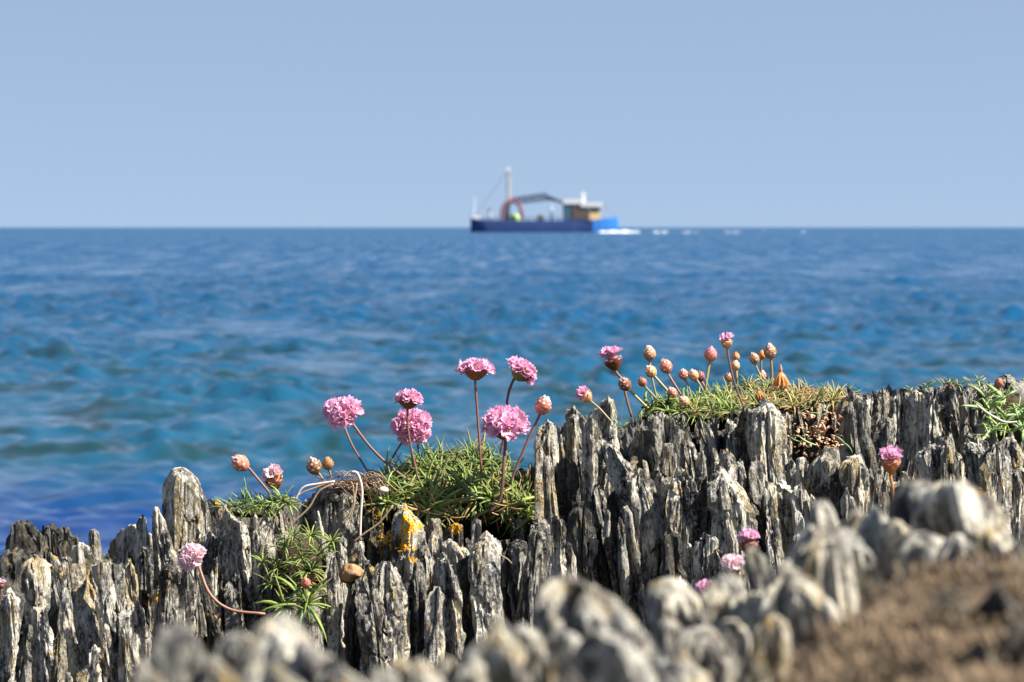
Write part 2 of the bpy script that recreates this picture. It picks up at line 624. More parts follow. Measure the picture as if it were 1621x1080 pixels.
    L.new(gust, gr2.inputs['Value'])
    L.new(gr2.outputs[0], rr_.inputs[1])
    L.new(rr_.outputs[0], bs.inputs['Roughness'])
    L.new(bst.outputs[0], b1.inputs['Strength'])
    L.new(w1, b1.inputs['Height'])
    b2 = nt.nodes.new('ShaderNodeBump')
    b2.inputs['Distance'].default_value = 0.55
    L.new(bst.outputs[0], b2.inputs['Strength'])
    L.new(w2, b2.inputs['Height'])
    L.new(b1.outputs[0], b2.inputs['Normal'])
    L.new(b2.outputs[0], bs.inputs['Normal'])
    o = link('sea', make_mesh('sea', V, F, m, True))
    tag(o, kind='structure')
    return o


sea()

# ------------------------------------------------------------------ rock builders
def cell(x, seed):
    return _hash(np.floor(x).astype(np.int64), np.full(x.shape, 3), np.full(x.shape, 5), seed)


def slab_mesh(W, Hh, T, seed, style='jag', s0=0.0, kl=0.8, kr=0.8, yaw=0.5, lean=0.0, mat=None, rough=1.0, nu=52, nv=46, taper=None, flat=True):
    """one upright slate slab: angular section, its own top profile, broken-off shoulders and cleavage steps. Origin mid-base."""
    rng = np.random.default_rng(seed)
    if taper is None:
        taper = rng.uniform(0.0, 0.30)
    npoly = int(rng.integers(4, 7))
    ang = np.sort((np.arange(npoly) + rng.uniform(-0.3, 0.3, npoly)) / npoly * 2 * math.pi) + rng.random() * 6
    rad = rng.uniform(0.75, 1.15, npoly)
    pc = np.stack([np.cos(ang) * rad, np.sin(ang) * rad], -1)
    per = np.linspace(0, npoly, nu, endpoint=False)
    k0 = per.astype(int)
    t = (per - k0)[:, None]
    sec = pc[k0] * (1 - t) + pc[(k0 + 1) % npoly] * t
    sec[:, 1] *= T / W
    cy_, sy_ = math.cos(yaw), math.sin(yaw)
    sec = np.stack([sec[:, 0] * cy_ - sec[:, 1] * sy_, sec[:, 0] * sy_ + sec[:, 1] * cy_], -1)
    ext = (sec[:, 0].max() - sec[:, 0].min()) / 2
    sec[:, 0] -= (sec[:, 0].max() + sec[:, 0].min()) / 2
    sec *= (W / 2) / ext
    nc = 8
    vv = np.linspace(0, 1, nv)
    x_all, y_all, v_all, r_all = [], [], [], []
    for v in vv:
        x_all.append(sec[:, 0]); y_all.append(sec[:, 1]); v_all.append(np.full(nu, v)); r_all.append(np.ones(nu))
    for c in range(1, nc + 1):
        q = 1 - c / nc
        x_all.append(sec[:, 0] * q); y_all.append(sec[:, 1] * q); v_all.append(np.ones(nu)); r_all.append(np.full(nu, q))
    x = np.array(x_all); y = np.array(y_all); v = np.array(v_all); rr = np.array(r_all)
    s = x / (W / 2)
    jagw = rng.uniform(0.6, 1.4)
    if W > 0.022 and style != 'jag':
        taper = 0.05
    ero = {'jag': 0.85, 'point': 0.6, 'slant': 0.42, 'round': 0.42}[style]
    if style == 'round':
        prof = W * (kl * np.clip(s0 - s, 0, 9) ** 2.2 + kr * np.clip(s - s0, 0, 9) ** 2.2) * 0.5
        jag = 0.07
    elif style == 'point':
        prof = W * (kl * np.clip(s0 - s, 0, 9) ** 1.15 + kr * np.clip(s - s0, 0, 9) ** 1.15) * 0.9
        jag = 0.16
    elif style == 'slant':
        prof = W * (kl * np.clip(s0 - s, 0, 9) + kr * np.clip(s - s0, 0, 9)) * 0.55
        jag = 0.13
    else:
        prof = W * (kl * np.clip(s0 - s, 0, 9) ** 1.5 + kr * np.clip(s - s0, 0, 9) ** 1.5) * 0.40
        jag = 0.30
    prof = np.minimum(prof, Hh * 0.8)
    u = x * cy_ + y * sy_
    w = -x * sy_ + y * cy_
    # shattered top: little fins of unequal height, split along the cleavage
    cw = max(0.0018, W * 0.21)
    wob = 0.5 * noise(w * 300, u * 300, 0 * u, seed + 2)
    cn = 0.6 * cell(u / cw + wob + seed % 7, seed + 3) + 0.4 * cell(w / (cw * 0.8) + wob + seed % 5, seed + 4)
    jn = 0.55 * noise(u * 520, w * 130, seed * 3.1, seed) + 0.45 * noise(u * 190, w * 80, seed * 1.7, seed + 5)
    jn = jn + 0.35 * noise(u * 1100, w * 500, 0 * u, seed + 9)
    top = Hh - prof - jag * jagw * W * (jn * 0.35 + cn * 0.9) * rough
    ymx = abs(sec[:, 1]).max() + 1e-6
    top = top - 0.25 * W * (y / ymx) * rng.uniform(-0.8, 1.0) - 0.10 * W * np.clip(-y / ymx, 0, 1)
    edge = np.clip((rr - 0.75) / 0.25, 0, 1)
    top = top - (edge ** 2) * W * 0.09
    z = v * top
    # radial scale: taper, bulges and shoulders that broke off
    dtop = (Hh - z) / max(W, 1e-6)                       # distance below the crest in slab widths
    R = 1 - taper * np.clip(1.0 - dtop / (Hh / W), 0, 1) ** 1.6
    R = R * (1 + 0.10 * noise(z / W * 0.7 + seed, 0 * z, 0 * z, seed + 6) * np.ones_like(x))
    a_pos = np.arctan2(y, x)
    for b in range(int(rng.integers(2, 6))):
        a0 = rng.uniform(-math.pi, 0.4) if b < 3 else rng.uniform(-math.pi, math.pi)
        hw = rng.uniform(0.35, 1.0)
        z0 = Hh - W * rng.uniform(0.5, 4.0)
        dep = rng.uniform(0.10, 0.30) * ero
        da = np.abs((a_pos - a0 + math.pi) % (2 * math.pi) - math.pi)
        zb_ = z0 + W * 0.25 * noise(x * 260, y * 260, 0 * x, seed + 40 + b) + 0.5 * x * rng.uniform(-1, 1)
        R = R - dep * np.clip((hw - da) / 0.10, 0, 1) * np.clip((z - zb_) / (W * 0.05 + 0.0004), 0, 1)
    R = np.clip(R, 0.5, 1.3)
    nx_ = x / np.sqrt(x * x + y * y + 1e-9)
    ny_ = y / np.sqrt(x * x + y * y + 1e-9)
    zz = z + 0.30 * x + 0.05 * y
    sd = seed * 13.7
    big = noise(x * 62 + sd, y * 62, zz * 20, seed)
    mid = noise(x * 210 + sd, y * 210, zz * 42, seed + 1)
    hi = noise(x * 560 + sd, y * 560, zz * 150, seed + 2)
    gro = np.abs(noise(x * 105 + sd, y * 105, zz * 20, seed + 7))
    groove = np.clip(1 - gro / 0.09, 0, 1)               # narrow splits running down
    crk = np.abs(noise(x * 40 + sd, y * 40, z * 75 + 0.8 * x * 75, seed + 17))
    crack = np.clip(1 - crk / 0.05, 0, 1) * (noise(x * 90, y * 90, z * 30, seed + 18) > 0)   # cross cracks
    fl = noise(x * 120 + sd, y * 120, zz * 26 + 3, seed + 3)
    step = np.clip((fl - 0.12) * 14, 0, 1) * 0.0024 + np.clip((fl + 0.28) * 14, 0, 1) * 0.0018
    sc = min(1.3, W / 0.013)
    dsp = (big * 0.0022 + mid * 0.0014 * (0.5 + ero / 2) + hi * 0.0008 - groove * 0.0034 * ero - crack * 0.0022) * rough - step * rough * (0.35 + 0.65 * ero)
    dsp = dsp * sc * np.clip(rr * 1.4, 0.0, 1)
    sway = 0.10 * W * noise(z / W * 0.45 + seed * 0.37, 0 * z, 0 * z, seed + 8)
    x = x * R + nx_ * dsp + lean * z + sway
    y = y * R + ny_ * dsp
    z = z + (rr < 0.999) * (hi * 0.0012 + mid * 0.0012) * rough
    V = np.stack([x, y, z], -1).reshape(-1, 3)
    nr = nv + nc
    i, j = np.meshgrid(np.arange(nr - 1), np.arange(nu), indexing='ij')
    j2 = (j + 1) % nu
    F = np.stack([i * nu + j, i * nu + j2, (i + 1) * nu + j2, (i + 1) * nu + j], -1).reshape(-1, 4)
    return V, F


def put_slab(parent, cx, ty, w, by, Y, mat='slate', name='slate_slab', label=None, thick=None, cap_n=None, **kw):
    top = P(cx, ty, Y)
    bot = P(cx, by, Y)
    W = w * px_m(Y)
    Hh = max(top.z - bot.z, 0.005)
    seed = kw.pop('seed', None) or random.randint(1, 99999)
    T = W * (thick if thick else random.uniform(0.5, 1.1))
    yaw = kw.pop('yaw', None)
    if yaw is None:
        yaw = random.choice((0.25, 0.45, 0.65, 0.9, -0.45, 0.1)) + random.uniform(-.12, .12)
    pxh = Hh / px_m(Y)
    nv = int(min(60, max(16, pxh / 3.4)))
    nu = int(min(60, max(26, w * 1.3)))
    if Y < 1.3:
        nu, nv = 48, 40
    lean = kw.pop('lean', random.choice((random.uniform(-0.09, 0.06), random.uniform(-0.22, 0.12))))
    V, F = slab_mesh(W, Hh, T, seed, yaw=yaw, lean=lean, nu=nu, nv=nv, **kw)
    V[:, 0] -= lean * Hh
    me = make_mesh(name, V, F, M[mat], False)
    o = link(name, me, parent)
    pl = parent.location if parent else Vector((0, 0, 0))
    o.location = Vector((bot.x, bot.y, bot.z)) - pl
    if label:
        o['label'] = label
    return o


def interp(x, table):
    xs, ys = zip(*table)
    return np.interp(x, xs, ys)


BACK = [(-400, 950), (-150, 950), (0, 962), (60, 915), (130, 890), (200, 868), (240, 845), (280, 822), (330, 822), (380, 815), (450, 825), (480, 798),
        (520, 772), (580, 760), (640, 768), (700, 775), (780, 775), (840, 765), (866, 735), (885, 695), (905, 672), (930, 668), (960, 665),
        (1000, 682), (1040, 672), (1100, 672), (1200, 660), (1300, 648), (1340, 636), (1400, 630), (1460, 627), (1520, 618), (1621, 612), (2000, 600)]
FRONT = [(-400, 980), (-150, 980), (0, 985), (60, 925), (130, 905), (200, 915), (250, 930), (300, 945), (400, 950), (500, 950), (560, 920), (640, 905),
         (700, 905), (800, 890), (860, 860), (900, 825), (950, 800), (1000, 770), (1100, 765), (1200, 765), (1300, 765), (1400, 765), (1500, 735), (1560, 715),
         (1621, 710), (2000, 700)]


def rock_core(parent):
    """the solid bedrock behind and between the slabs: a stepped ridge with an upright grain"""
    u = np.linspace(-400, 2020, 640)
    ys = np.concatenate([np.linspace(1.70, 1.90, 6), np.linspace(1.935, 1.995, 34), np.linspace(2.0, 2.085, 12), np.linspace(2.09, 2.15, 30), np.linspace(2.16, 2.42, 14), np.linspace(2.5, 3.4, 12)])
    U, Yg = np.meshgrid(u, ys, indexing='ij')
    X = (U - 810.5) / FPX * 2.05
    Xs = X
    zf = CAM_Z - 1.97 * (interp(U, FRONT) + 26 - 360) / FPX
    zb = CAM_Z - 2.12 * (interp(U, BACK) + 31 - 360) / FPX
    wob = 0.02 * noise(X * 38, 0 * X, 0 * X, 4) + 0.010 * noise(X * 130, 0 * X, 0 * X, 8)
    Yw = Yg + wob
    z = 1.02 + 0 * X
    s1 = np.clip((Yw - 1.93) / 0.055, 0, 1)
    s2 = np.clip((Yw - 2.085) / 0.055, 0, 1)
    s3 = np.clip((Yg - 2.38) / 0.9, 0, 1)
    lump = 0.006 * fbm(X * 90, Yg * 60, 0 * X, 12, 3)
    z = z + (zf - z) * s1 ** 0.8
    z = z + (zb - zf) * s2 ** 0.8
    z = z + lump
    z = z - s3 * 1.75
    fin = 0.006 * np.abs(noise(X * 330, Yg * 70, 0 * X, 21)) + 0.003 * noise(X * 800, Yg * 200, 0 * X, 22)
    z = z - fin
    Yd = Yg + 0.016 + 0.004 * noise(X * 250, z * 24, 0 * X, 31) + 0.0025 * noise(X * 600, z * 60, 0 * X, 32)
    V = np.stack([Xs * (Yg / 2.05) ** 0, Yd, z], -1).reshape(-1, 3)
    n1, n2 = X.shape
    i, j = np.meshgrid(np.arange(n1 - 1), np.arange(n2 - 1), indexing='ij')
    b = (i * n2 + j).ravel()
    F = np.stack([b, b + n2, b + n2 + 1, b + 1], -1)
    V -= np.array(parent.location)
    return link('bedrock', make_mesh('bedrock', V, F, M['slate_dark'], False), parent)  # dark slate puts the black shade of the gaps into the colour


outcrop = link('slate_outcrop', None, loc=(0, 2.0, 1.0))
tag(outcrop, 'sharp grey and buff slate outcrop of upright slabs, carrying the thrift cushions above the sea', 'rock outcrop')
rock_core(outcrop)

# (centre x, top y, width, base y, distance, style, peak position, left slope, right slope, material)
HERO = [  # slate_dark slabs in the gaps have their shade put into the colour
    # low end, front
    (10, 928, 46, 1130, 1.90, 'jag', 0.2, .9, .3, 'slate'), (55, 880, 34, 1130, 1.92, 'round', 0, .9, .6, 'slate_warm'), (80, 872, 40, 1130, 1.95, 'round', .2, .6, .6, 'slate_grey'),
    (104, 872, 40, 1120, 1.93, 'jag', 0, .4, .6, 'slate'), (138, 858, 42, 1130, 1.94, 'slant', .0, .3, 1.1, 'slate_warm'), (178, 876, 40, 1130, 1.91, 'jag', -.3, .3, .4, 'slate'),
    (203, 884, 30, 1130, 1.90, 'jag', 0, .3, .8, 'slate_warm'), (68, 960, 26, 1130, 1.87, 'jag', .5, .8, .3, 'slate'), (36, 985, 30, 1130, 1.86, 'jag', .5, .6, .6, 'slate_grey'),
    (165, 990, 22, 1130, 1.86, 'point', 0, 1, 1, 'slate_warm'), (150, 1020, 40, 1130, 1.85, 'jag', 0, .5, .5, 'slate'), (196, 1000, 26, 1130, 1.86, 'jag', 0, .5, .5, 'slate'),
    (112, 1066, 12, 1130, 1.84, 'round', 0, .7, .7, 'slate'), (95, 1000, 24, 1130, 1.86, 'jag', 0, .5, .5, 'slate_grey'),
    # behind them
    (148, 835, 16, 900, 2.06, 'round', 0, .7, .7, 'slate_grey'), (178, 842, 30, 930, 2.04, 'slant', .8, .8, .2, 'slate_grey'), (199, 826, 36, 930, 2.03, 'slant', .9, .5, .2, 'slate_warm'),
    (226, 815, 25, 960, 2.01, 'round', -.1, .5, .7, 'slate'), (234, 862, 34, 925, 1.98, 'jag', .2, .7, .7, 'slate_grey'), (251, 801, 24, 905, 1.99, 'round', -.3, .5, 1.2, 'slate', dict(lean=-.05, yaw=.3, taper=.3, rough=.6)),
    (262, 838, 24, 930, 1.98, 'slant', .2, .7, .5, 'slate_warm'), (292, 742, 52, 880, 1.995, 'round', -.25, 1.0, 1.3, 'slate', dict(lean=-.03, yaw=.6, thick=.6, taper=.3, rough=.45, seed=421)), (309, 815, 28, 905, 1.98, 'jag', 0, .5, .5, 'slate_grey'),
    (331, 790, 34, 860, 2.05, 'round', 0, .6, .8, 'slate_dark'), (330, 838, 26, 925, 1.98, 'slant', -.2, .5, .8, 'slate'), (341, 880, 16, 1000, 1.95, 'jag', 0, .5, .6, 'slate_warm'),
    (270, 886, 30, 1010, 1.94, 'round', 0, .5, .8, 'slate_grey'), (293, 893, 30, 1040, 1.91, 'round', .1, .8, .9, 'slate_warm'), (256, 925, 22, 1030, 1.93, 'jag', .2, .5, .6, 'slate_grey'),
    (273, 960, 14, 1040, 1.90, 'point', 0, .8, .8, 'slate'), (228, 935, 26, 1060, 1.94, 'jag', .2, .5, .6, 'slate_dark'), (315, 905, 26, 1060, 1.94, 'jag', .2, .5, .6, 'slate_dark'),
    (352, 900, 40, 1060, 1.95, 'jag', -.3, .5, .8, 'slate_dark'), (367, 798, 38, 900, 1.99, 'slant', -.5, .5, .8, 'slate'), (382, 822, 30, 930, 1.975, 'slant', -.3, .6, .9, 'slate_warm'),
    (404, 817, 22, 868, 1.98, 'round', .1, .8, .8, 'slate'), (427, 812, 30, 865, 1.98, 'slant', -.4, .4, 1.0, 'slate'), (440, 797, 22, 850, 2.0, 'point', -.2, .8, .9, 'slate_grey'),
    (395, 868, 40, 990, 1.965, 'jag', 0, .5, .6, 'slate_grey'), (372, 905, 26, 1010, 1.95, 'jag', .4, .5, .5, 'slate_grey'),
    (460, 846, 70, 1000, 1.985, 'round', -.2, .4, .6, 'slate_grey'), (505, 815, 22, 880, 1.98, 'jag', 0, .4, .4, 'slate'), (480, 790, 40, 900, 2.02, 'jag', .5, .9, .5, 'slate_grey'),
    (525, 764, 66, 880, 2.03, 'round', .1, .6, .5, 'slate_grey'), (520, 783, 40, 860, 2.0, 'jag', 0, .5, .5, 'slate'), (572, 770, 50, 900, 2.03, 'jag', .1, .5, .5, 'slate_dark'),
    # middle
    (545, 845, 20, 930, 1.955, 'jag', -.3, .3, .6, 'slate'), (573, 853, 32, 945, 1.95, 'slant', -.6, .3, 1.3, 'slate'), (592, 800, 40, 890, 2.0, 'jag', 0, .4, .5, 'slate_dark'),
    (533, 872, 27, 990, 1.915, 'slant', -.3, .3, 1.0, 'slate_warm'), (560, 905, 34, 1130, 1.93, 'jag', .3, .5, .5, 'slate_dark'), (578, 885, 40, 1130, 1.91, 'jag', .5, .5, .5, 'slate_grey'),
    (612, 882, 54, 1130, 1.90, 'jag', 0, .6, .8, 'slate'), (624, 930, 26, 1130, 1.885, 'jag', 0, .5, .6, 'slate_warm'), (596, 900, 22, 1130, 1.885, 'jag', 0, .4, .5, 'slate'),
    (646, 795, 44, 900, 1.965, 'slant', -.5, .6, .8, 'slate'), (618, 840, 26, 900, 1.98, 'jag', 0, .5, .5, 'slate_dark'), (645, 862, 58, 960, 1.935, 'jag', -.2, .4, .4, 'slate_grey'),
    (672, 850, 22, 900, 1.95, 'jag', 0, .4, .5, 'slate'), (688, 842, 16, 900, 1.955, 'point', 0, .7, .7, 'slate_warm'), (660, 915, 30, 1130, 1.92, 'jag', .2, .6, .5, 'slate_dark'),
    (700, 873, 46, 1130, 1.905, 'jag', -.3, .4, .5, 'slate'), (694, 930, 24, 1130, 1.888, 'round', 0, .5, .5, 'slate_warm'), (720, 855, 26, 1000, 1.93, 'slant', -.1, .5, .9, 'slate'),
    (716, 828, 30, 900, 1.96, 'jag', .2, .5, .4, 'slate_grey'), (738, 850, 24, 960, 1.94, 'jag', 0, .5, .5, 'slate_grey'), (742, 875, 28, 1130, 1.92, 'jag', 0, .5, .6, 'slate_dark'),
    (770, 844, 42, 1000, 1.895, 'slant', .05, .9, .7, 'slate', dict(lean=-.02, yaw=.35, thick=.6, rough=.7)), (762, 880, 40, 1130, 1.915, 'jag', .1, .7, .6, 'slate_warm'), (757, 822, 20, 880, 1.965, 'jag', 0, .5, .5, 'slate_grey'),
    (690, 815, 30, 870, 1.98, 'jag', 0, .5, .5, 'slate_grey'), (800, 870, 40, 1130, 1.96, 'jag', 0, .5, .5, 'slate_dark'), (822, 850, 36, 1130, 1.945, 'jag', .3, .5, .5, 'slate_grey'),
    (850, 832, 34, 1130, 1.935, 'round', 0, .6, .6, 'slate_grey'), (848, 818, 40, 900, 1.975, 'jag', .3, .5, .5, 'slate_grey'), (876, 810, 24, 1130, 1.925, 'jag', 0, .5, .7, 'slate'),
    (888, 822, 18, 1000, 1.94, 'round', 0, .7, .7, 'slate'), (905, 868, 14, 1000, 1.91, 'point', 0, .6, .6, 'slate_warm'), (816, 815, 30, 880, 1.985, 'jag', 0, .6, .6, 'slate_grey'),
    # shoulder above the middle
    (857, 706, 17, 822, 1.97, 'slant', -.2, .7, 1.0, 'slate_warm', dict(lean=-.02, yaw=.4, rough=.6)), (868, 722, 16, 800, 1.985, 'point', 0, .8, .8, 'slate_warm'), (872, 662, 34, 850, 2.02, 'slant', -.1, 1.2, .5, 'slate', dict(lean=.02, yaw=.5)),
    (889, 676, 22, 840, 2.02, 'jag', 0, .6, .5, 'slate_warm'), (840, 735, 18, 800, 2.03, 'jag', 0, .6, .5, 'slate_grey'), (824, 742, 16, 800, 2.04, 'point', 0, .6, .5, 'slate_grey'),
    (913, 637, 34, 840, 2.04, 'slant', -.3, .8, .9, 'slate_grey'), (907, 656, 24, 860, 2.02, 'round', .1, .7, .7, 'slate'), (932, 664, 26, 830, 1.985, 'round', 0, .6, 1.0, 'slate', dict(lean=-.02, yaw=.4, rough=.6)),
    (895, 720, 40, 870, 2.0, 'jag', .2, .6, .6, 'slate_dark'), (962, 624, 36, 740, 2.04, 'slant', .1, .8, .8, 'slate', dict(lean=.04, yaw=.5, rough=.7)), (955, 680, 30, 800, 2.01, 'slant', -.7, .2, .9, 'slate'),
    (982, 690, 48, 800, 1.99, 'slant', -.8, .2, 1.1, 'slate'), (1003, 722, 30, 800, 1.985, 'slant', -.6, .2, .9, 'slate_warm'), (925, 790, 40, 960, 1.965, 'jag', .2, .6, .6, 'slate_dark'),
    (905, 800, 24, 960, 1.97, 'jag', .2, .6, .6, 'slate_dark'), (948, 770, 24, 900, 1.96, 'jag', .2, .6, .6, 'slate_grey'), (868, 770, 36, 880, 2.0, 'jag', 0, .6, .6, 'slate_dark'),
    # upper right, top tier
    (1015, 668, 34, 740, 2.07, 'jag', .5, .9, .4, 'slate_grey'), (1050, 652, 50, 740, 2.06, 'jag', -.2, .6, .4, 'slate_grey'), (1082, 648, 36, 735, 2.065, 'jag', .1, .6, .5, 'slate'),
    (1107, 664, 30, 735, 2.05, 'round', 0, .7, .7, 'slate_grey'), (1133, 655, 36, 735, 2.065, 'jag', 0, .5, .5, 'slate_grey'), (1152, 665, 26, 735, 2.05, 'jag', 0, .5, .5, 'slate'),
    (1176, 646, 44, 735, 2.055, 'round', -.1, .8, .7, 'slate_grey'), (1218, 640, 48, 745, 2.045, 'round', 0, .8, .6, 'slate'), (1246, 650, 30, 740, 2.06, 'jag', 0, .5, .5, 'slate_warm'),
    (1258, 642, 34, 730, 2.07, 'jag', 0, .5, .5, 'slate_grey'), (1287, 640, 30, 690, 2.08, 'round', 0, .5, .5, 'slate_dark'), (1306, 624, 34, 700, 2.09, 'slant', -.3, .7, 1.2, 'slate'),
    (1330, 650, 28, 760, 2.07, 'slant', -.6, .2, 1.3, 'slate'), (1356, 617, 54, 760, 2.05, 'jag', 0, .6, .4, 'slate_grey'), (1380, 616, 34, 790, 2.07, 'jag', 0, .4, .3, 'slate'),
    (1400, 613, 40, 790, 2.06, 'jag', 0, .3, .3, 'slate_warm'), (1428, 612, 36, 780, 2.055, 'jag', .3, .4, .4, 'slate'), (1452, 616, 34, 780, 2.05, 'slant', -.3, .4, .7, 'slate_warm'),
    (1402, 665, 36, 790, 2.03, 'round', .1, .8, .7, 'slate_grey'), (1476, 612, 30, 770, 2.05, 'slant', -.5, .2, 1.0, 'slate'), (1503, 607, 36, 770, 2.07, 'round', 0, .4, .4, 'slate_grey'),
    (1528, 614, 30, 740, 2.06, 'jag', 0, .4, .4, 'slate_grey'), (1553, 618, 30, 720, 2.06, 'round', 0, .6, .6, 'slate'), (1492, 640, 30, 770, 2.035, 'jag', 0, .5, .5, 'slate_warm'),
    (1590, 598, 44, 680, 2.12, 'round', 0, .6, .6, 'slate_grey'), (1625, 588, 50, 700, 2.14, 'jag', 0, .6, .4, 'slate_grey'), (1560, 600, 50, 640, 2.14, 'jag', 0, .4, .4, 'slate_grey'),
    (1566, 665, 26, 740, 2.03, 'round', 0, .6, .6, 'slate_warm'), (1700, 590, 80, 800, 2.1, 'jag', 0, .4, .4, 'slate'),
    # second tier
    (1010, 742, 44, 1050, 1.965, 'round', .1, .7, .6, 'slate'), (1000, 790, 30, 1060, 1.955, 'jag', .4, .6, .3, 'slate_grey'), (1048, 748, 44, 950, 1.97, 'jag', 0, .5, .5, 'slate_warm'),
    (1060, 703, 24, 760, 2.01, 'round', 0, .7, .7, 'slate'), (1088, 700, 22, 760, 2.01, 'round', 0, .7, .7, 'slate_warm'), (1036, 712, 24, 765, 2.01, 'round', 0, .7, .7, 'slate_grey'),
    (1087, 733, 50, 870, 1.965, 'jag', 0, .5, .6, 'slate'), (1118, 748, 24, 870, 1.96, 'jag', 0, .5, .6, 'slate_grey'), (1112, 714, 26, 770, 2.01, 'jag', 0, .5, .5, 'slate'),
    (1140, 712, 30, 770, 2.005, 'jag', 0, .5, .5, 'slate_warm'), (1162, 740, 66, 870, 1.955, 'slant', -.3, .5, .8, 'slate'), (1170, 722, 32, 790, 1.99, 'jag', 0, .5, .5, 'slate'),
    (1196, 716, 26, 790, 1.995, 'jag', 0, .5, .5, 'slate_grey'), (1222, 716, 26, 800, 1.995, 'round', 0, .5, .5, 'slate'), (1246, 722, 28, 800, 1.995, 'jag', 0, .5, .5, 'slate'),
    (1209, 762, 32, 900, 1.96, 'round', -.1, .8, .8, 'slate'), (1236, 760, 40, 900, 1.955, 'jag', 0, .5, .7, 'slate'), (1262, 766, 40, 900, 1.96, 'round', .1, .6, .9, 'slate_warm'),
    (1276, 722, 30, 810, 1.99, 'slant', -.3, .5, .7, 'slate_warm'), (1307, 712, 46, 850, 1.975, 'round', .2, .8, .6, 'slate_grey'), (1350, 722, 44, 870, 1.97, 'round', -.1, .6, .7, 'slate_warm'),
    (1330, 745, 30, 870, 1.965, 'jag', 0, .5, .5, 'slate_dark'), (1384, 742, 44, 870, 1.975, 'jag', 0, .5, .5, 'slate_grey'), (1425, 738, 38, 870, 1.98, 'jag', 0, .5, .5, 'slate'),
    (1470, 704, 44, 870, 1.985, 'round', -.1, .7, .7, 'slate'), (1452, 752, 34, 870, 1.97, 'jag', 0, .5, .5, 'slate_grey'), (1503, 690, 32, 850, 1.99, 'round', 0, .8, .6, 'slate_grey'),
    (1528, 700, 34, 870, 1.975, 'jag', 0, .5, .5, 'slate'), (1548, 682, 40, 800, 1.995, 'jag', -.2, .5, .5, 'slate_warm'), (1575, 700, 46, 900, 1.965, 'round', .1, .7, .8, 'slate'),
    (1600, 683, 34, 900, 1.985, 'slant', -.3, .4, 1.0, 'slate_warm'), (1570, 750, 34, 920, 1.95, 'round', 0, .6, .7, 'slate_grey'), (1612, 740, 40, 900, 1.96, 'jag', 0, .5, .5, 'slate'),
    (1545, 770, 34, 920, 1.95, 'jag', 0, .5, .5, 'slate_dark'), (1510, 760, 34, 900, 1.96, 'jag', 0, .5, .5, 'slate_dark'), (1660, 690, 60, 900, 1.98, 'jag', 0, .5, .5, 'slate'),
    # lower right: third tier under the second
    (1140, 808, 40, 960, 1.925, 'slant', .7, 1.0, .2, 'slate_warm'), (1112, 838, 36, 980, 1.92, 'jag', .4, .8, .4, 'slate'), (1092, 860, 26, 1000, 1.915, 'jag', 0, .6, .5, 'slate_warm'),
    (1075, 905, 30, 1010, 1.905, 'jag', 0, .6, .5, 'slate'), (1168, 830, 30, 1000, 1.935, 'jag', 0, .6, .5, 'slate_dark'), (1130, 870, 30, 1010, 1.905, 'jag', 0, .6, .5, 'slate'),
    (970, 775, 26, 1050, 1.96, 'jag', 0, .5, .6, 'slate_dark'), (985, 800, 22, 1050, 1.95, 'jag', 0, .5, .6, 'slate_grey'), (955, 830, 26, 1050, 1.955, 'jag', 0, .5, .6, 'slate_dark'),
    (935, 850, 24, 1050, 1.95, 'jag', 0, .5, .6, 'slate_grey'), (1040, 850, 40, 1050, 1.95, 'jag', 0, .5, .6, 'slate_dark'), (1062, 830, 30, 1000, 1.95, 'jag', 0, .5, .6, 'slate_dark'),
    (920, 880, 20, 1050, 1.94, 'jag', 0, .5, .6, 'slate_dark'),
]
for h in HERO:
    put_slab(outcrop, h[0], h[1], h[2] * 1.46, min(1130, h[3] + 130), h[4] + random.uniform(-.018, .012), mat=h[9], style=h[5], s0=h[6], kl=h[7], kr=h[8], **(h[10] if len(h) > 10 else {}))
# lesser slabs between them
for k in range(20):
    cx = -60 + k * 1740 / 20 + random.uniform(-9, 9)
    if 330 < cx < 460 or 575 < cx < 850 and random.random() < .3:
        tier = 0
    else:
        tier = k % 2
    if tier == 0:
        ty = interp(cx, FRONT) + random.uniform(-2, 40)
        put_slab(outcrop, cx, ty, random.uniform(16, 34), 1130, 1.945 + random.uniform(-.02, .02), mat=random.choice(('slate', 'slate_grey', 'slate_grey', 'slate_warm')),
                 style=random.choice(('jag', 'point', 'round')), kl=random.uniform(.3, 1), kr=random.uniform(.3, 1))
    else:
        ty = interp(cx, BACK) + random.uniform(-1, 16)
        put_slab(outcrop, cx, ty, random.uniform(14, 30), ty + 130, 2.09 + random.uniform(-.02, .03), mat=random.choice(('slate', 'slate_grey', 'slate_warm')),
                 style=random.choice(('jag', 'point', 'round')), kl=random.uniform(.3, 1), kr=random.uniform(.3, 1))

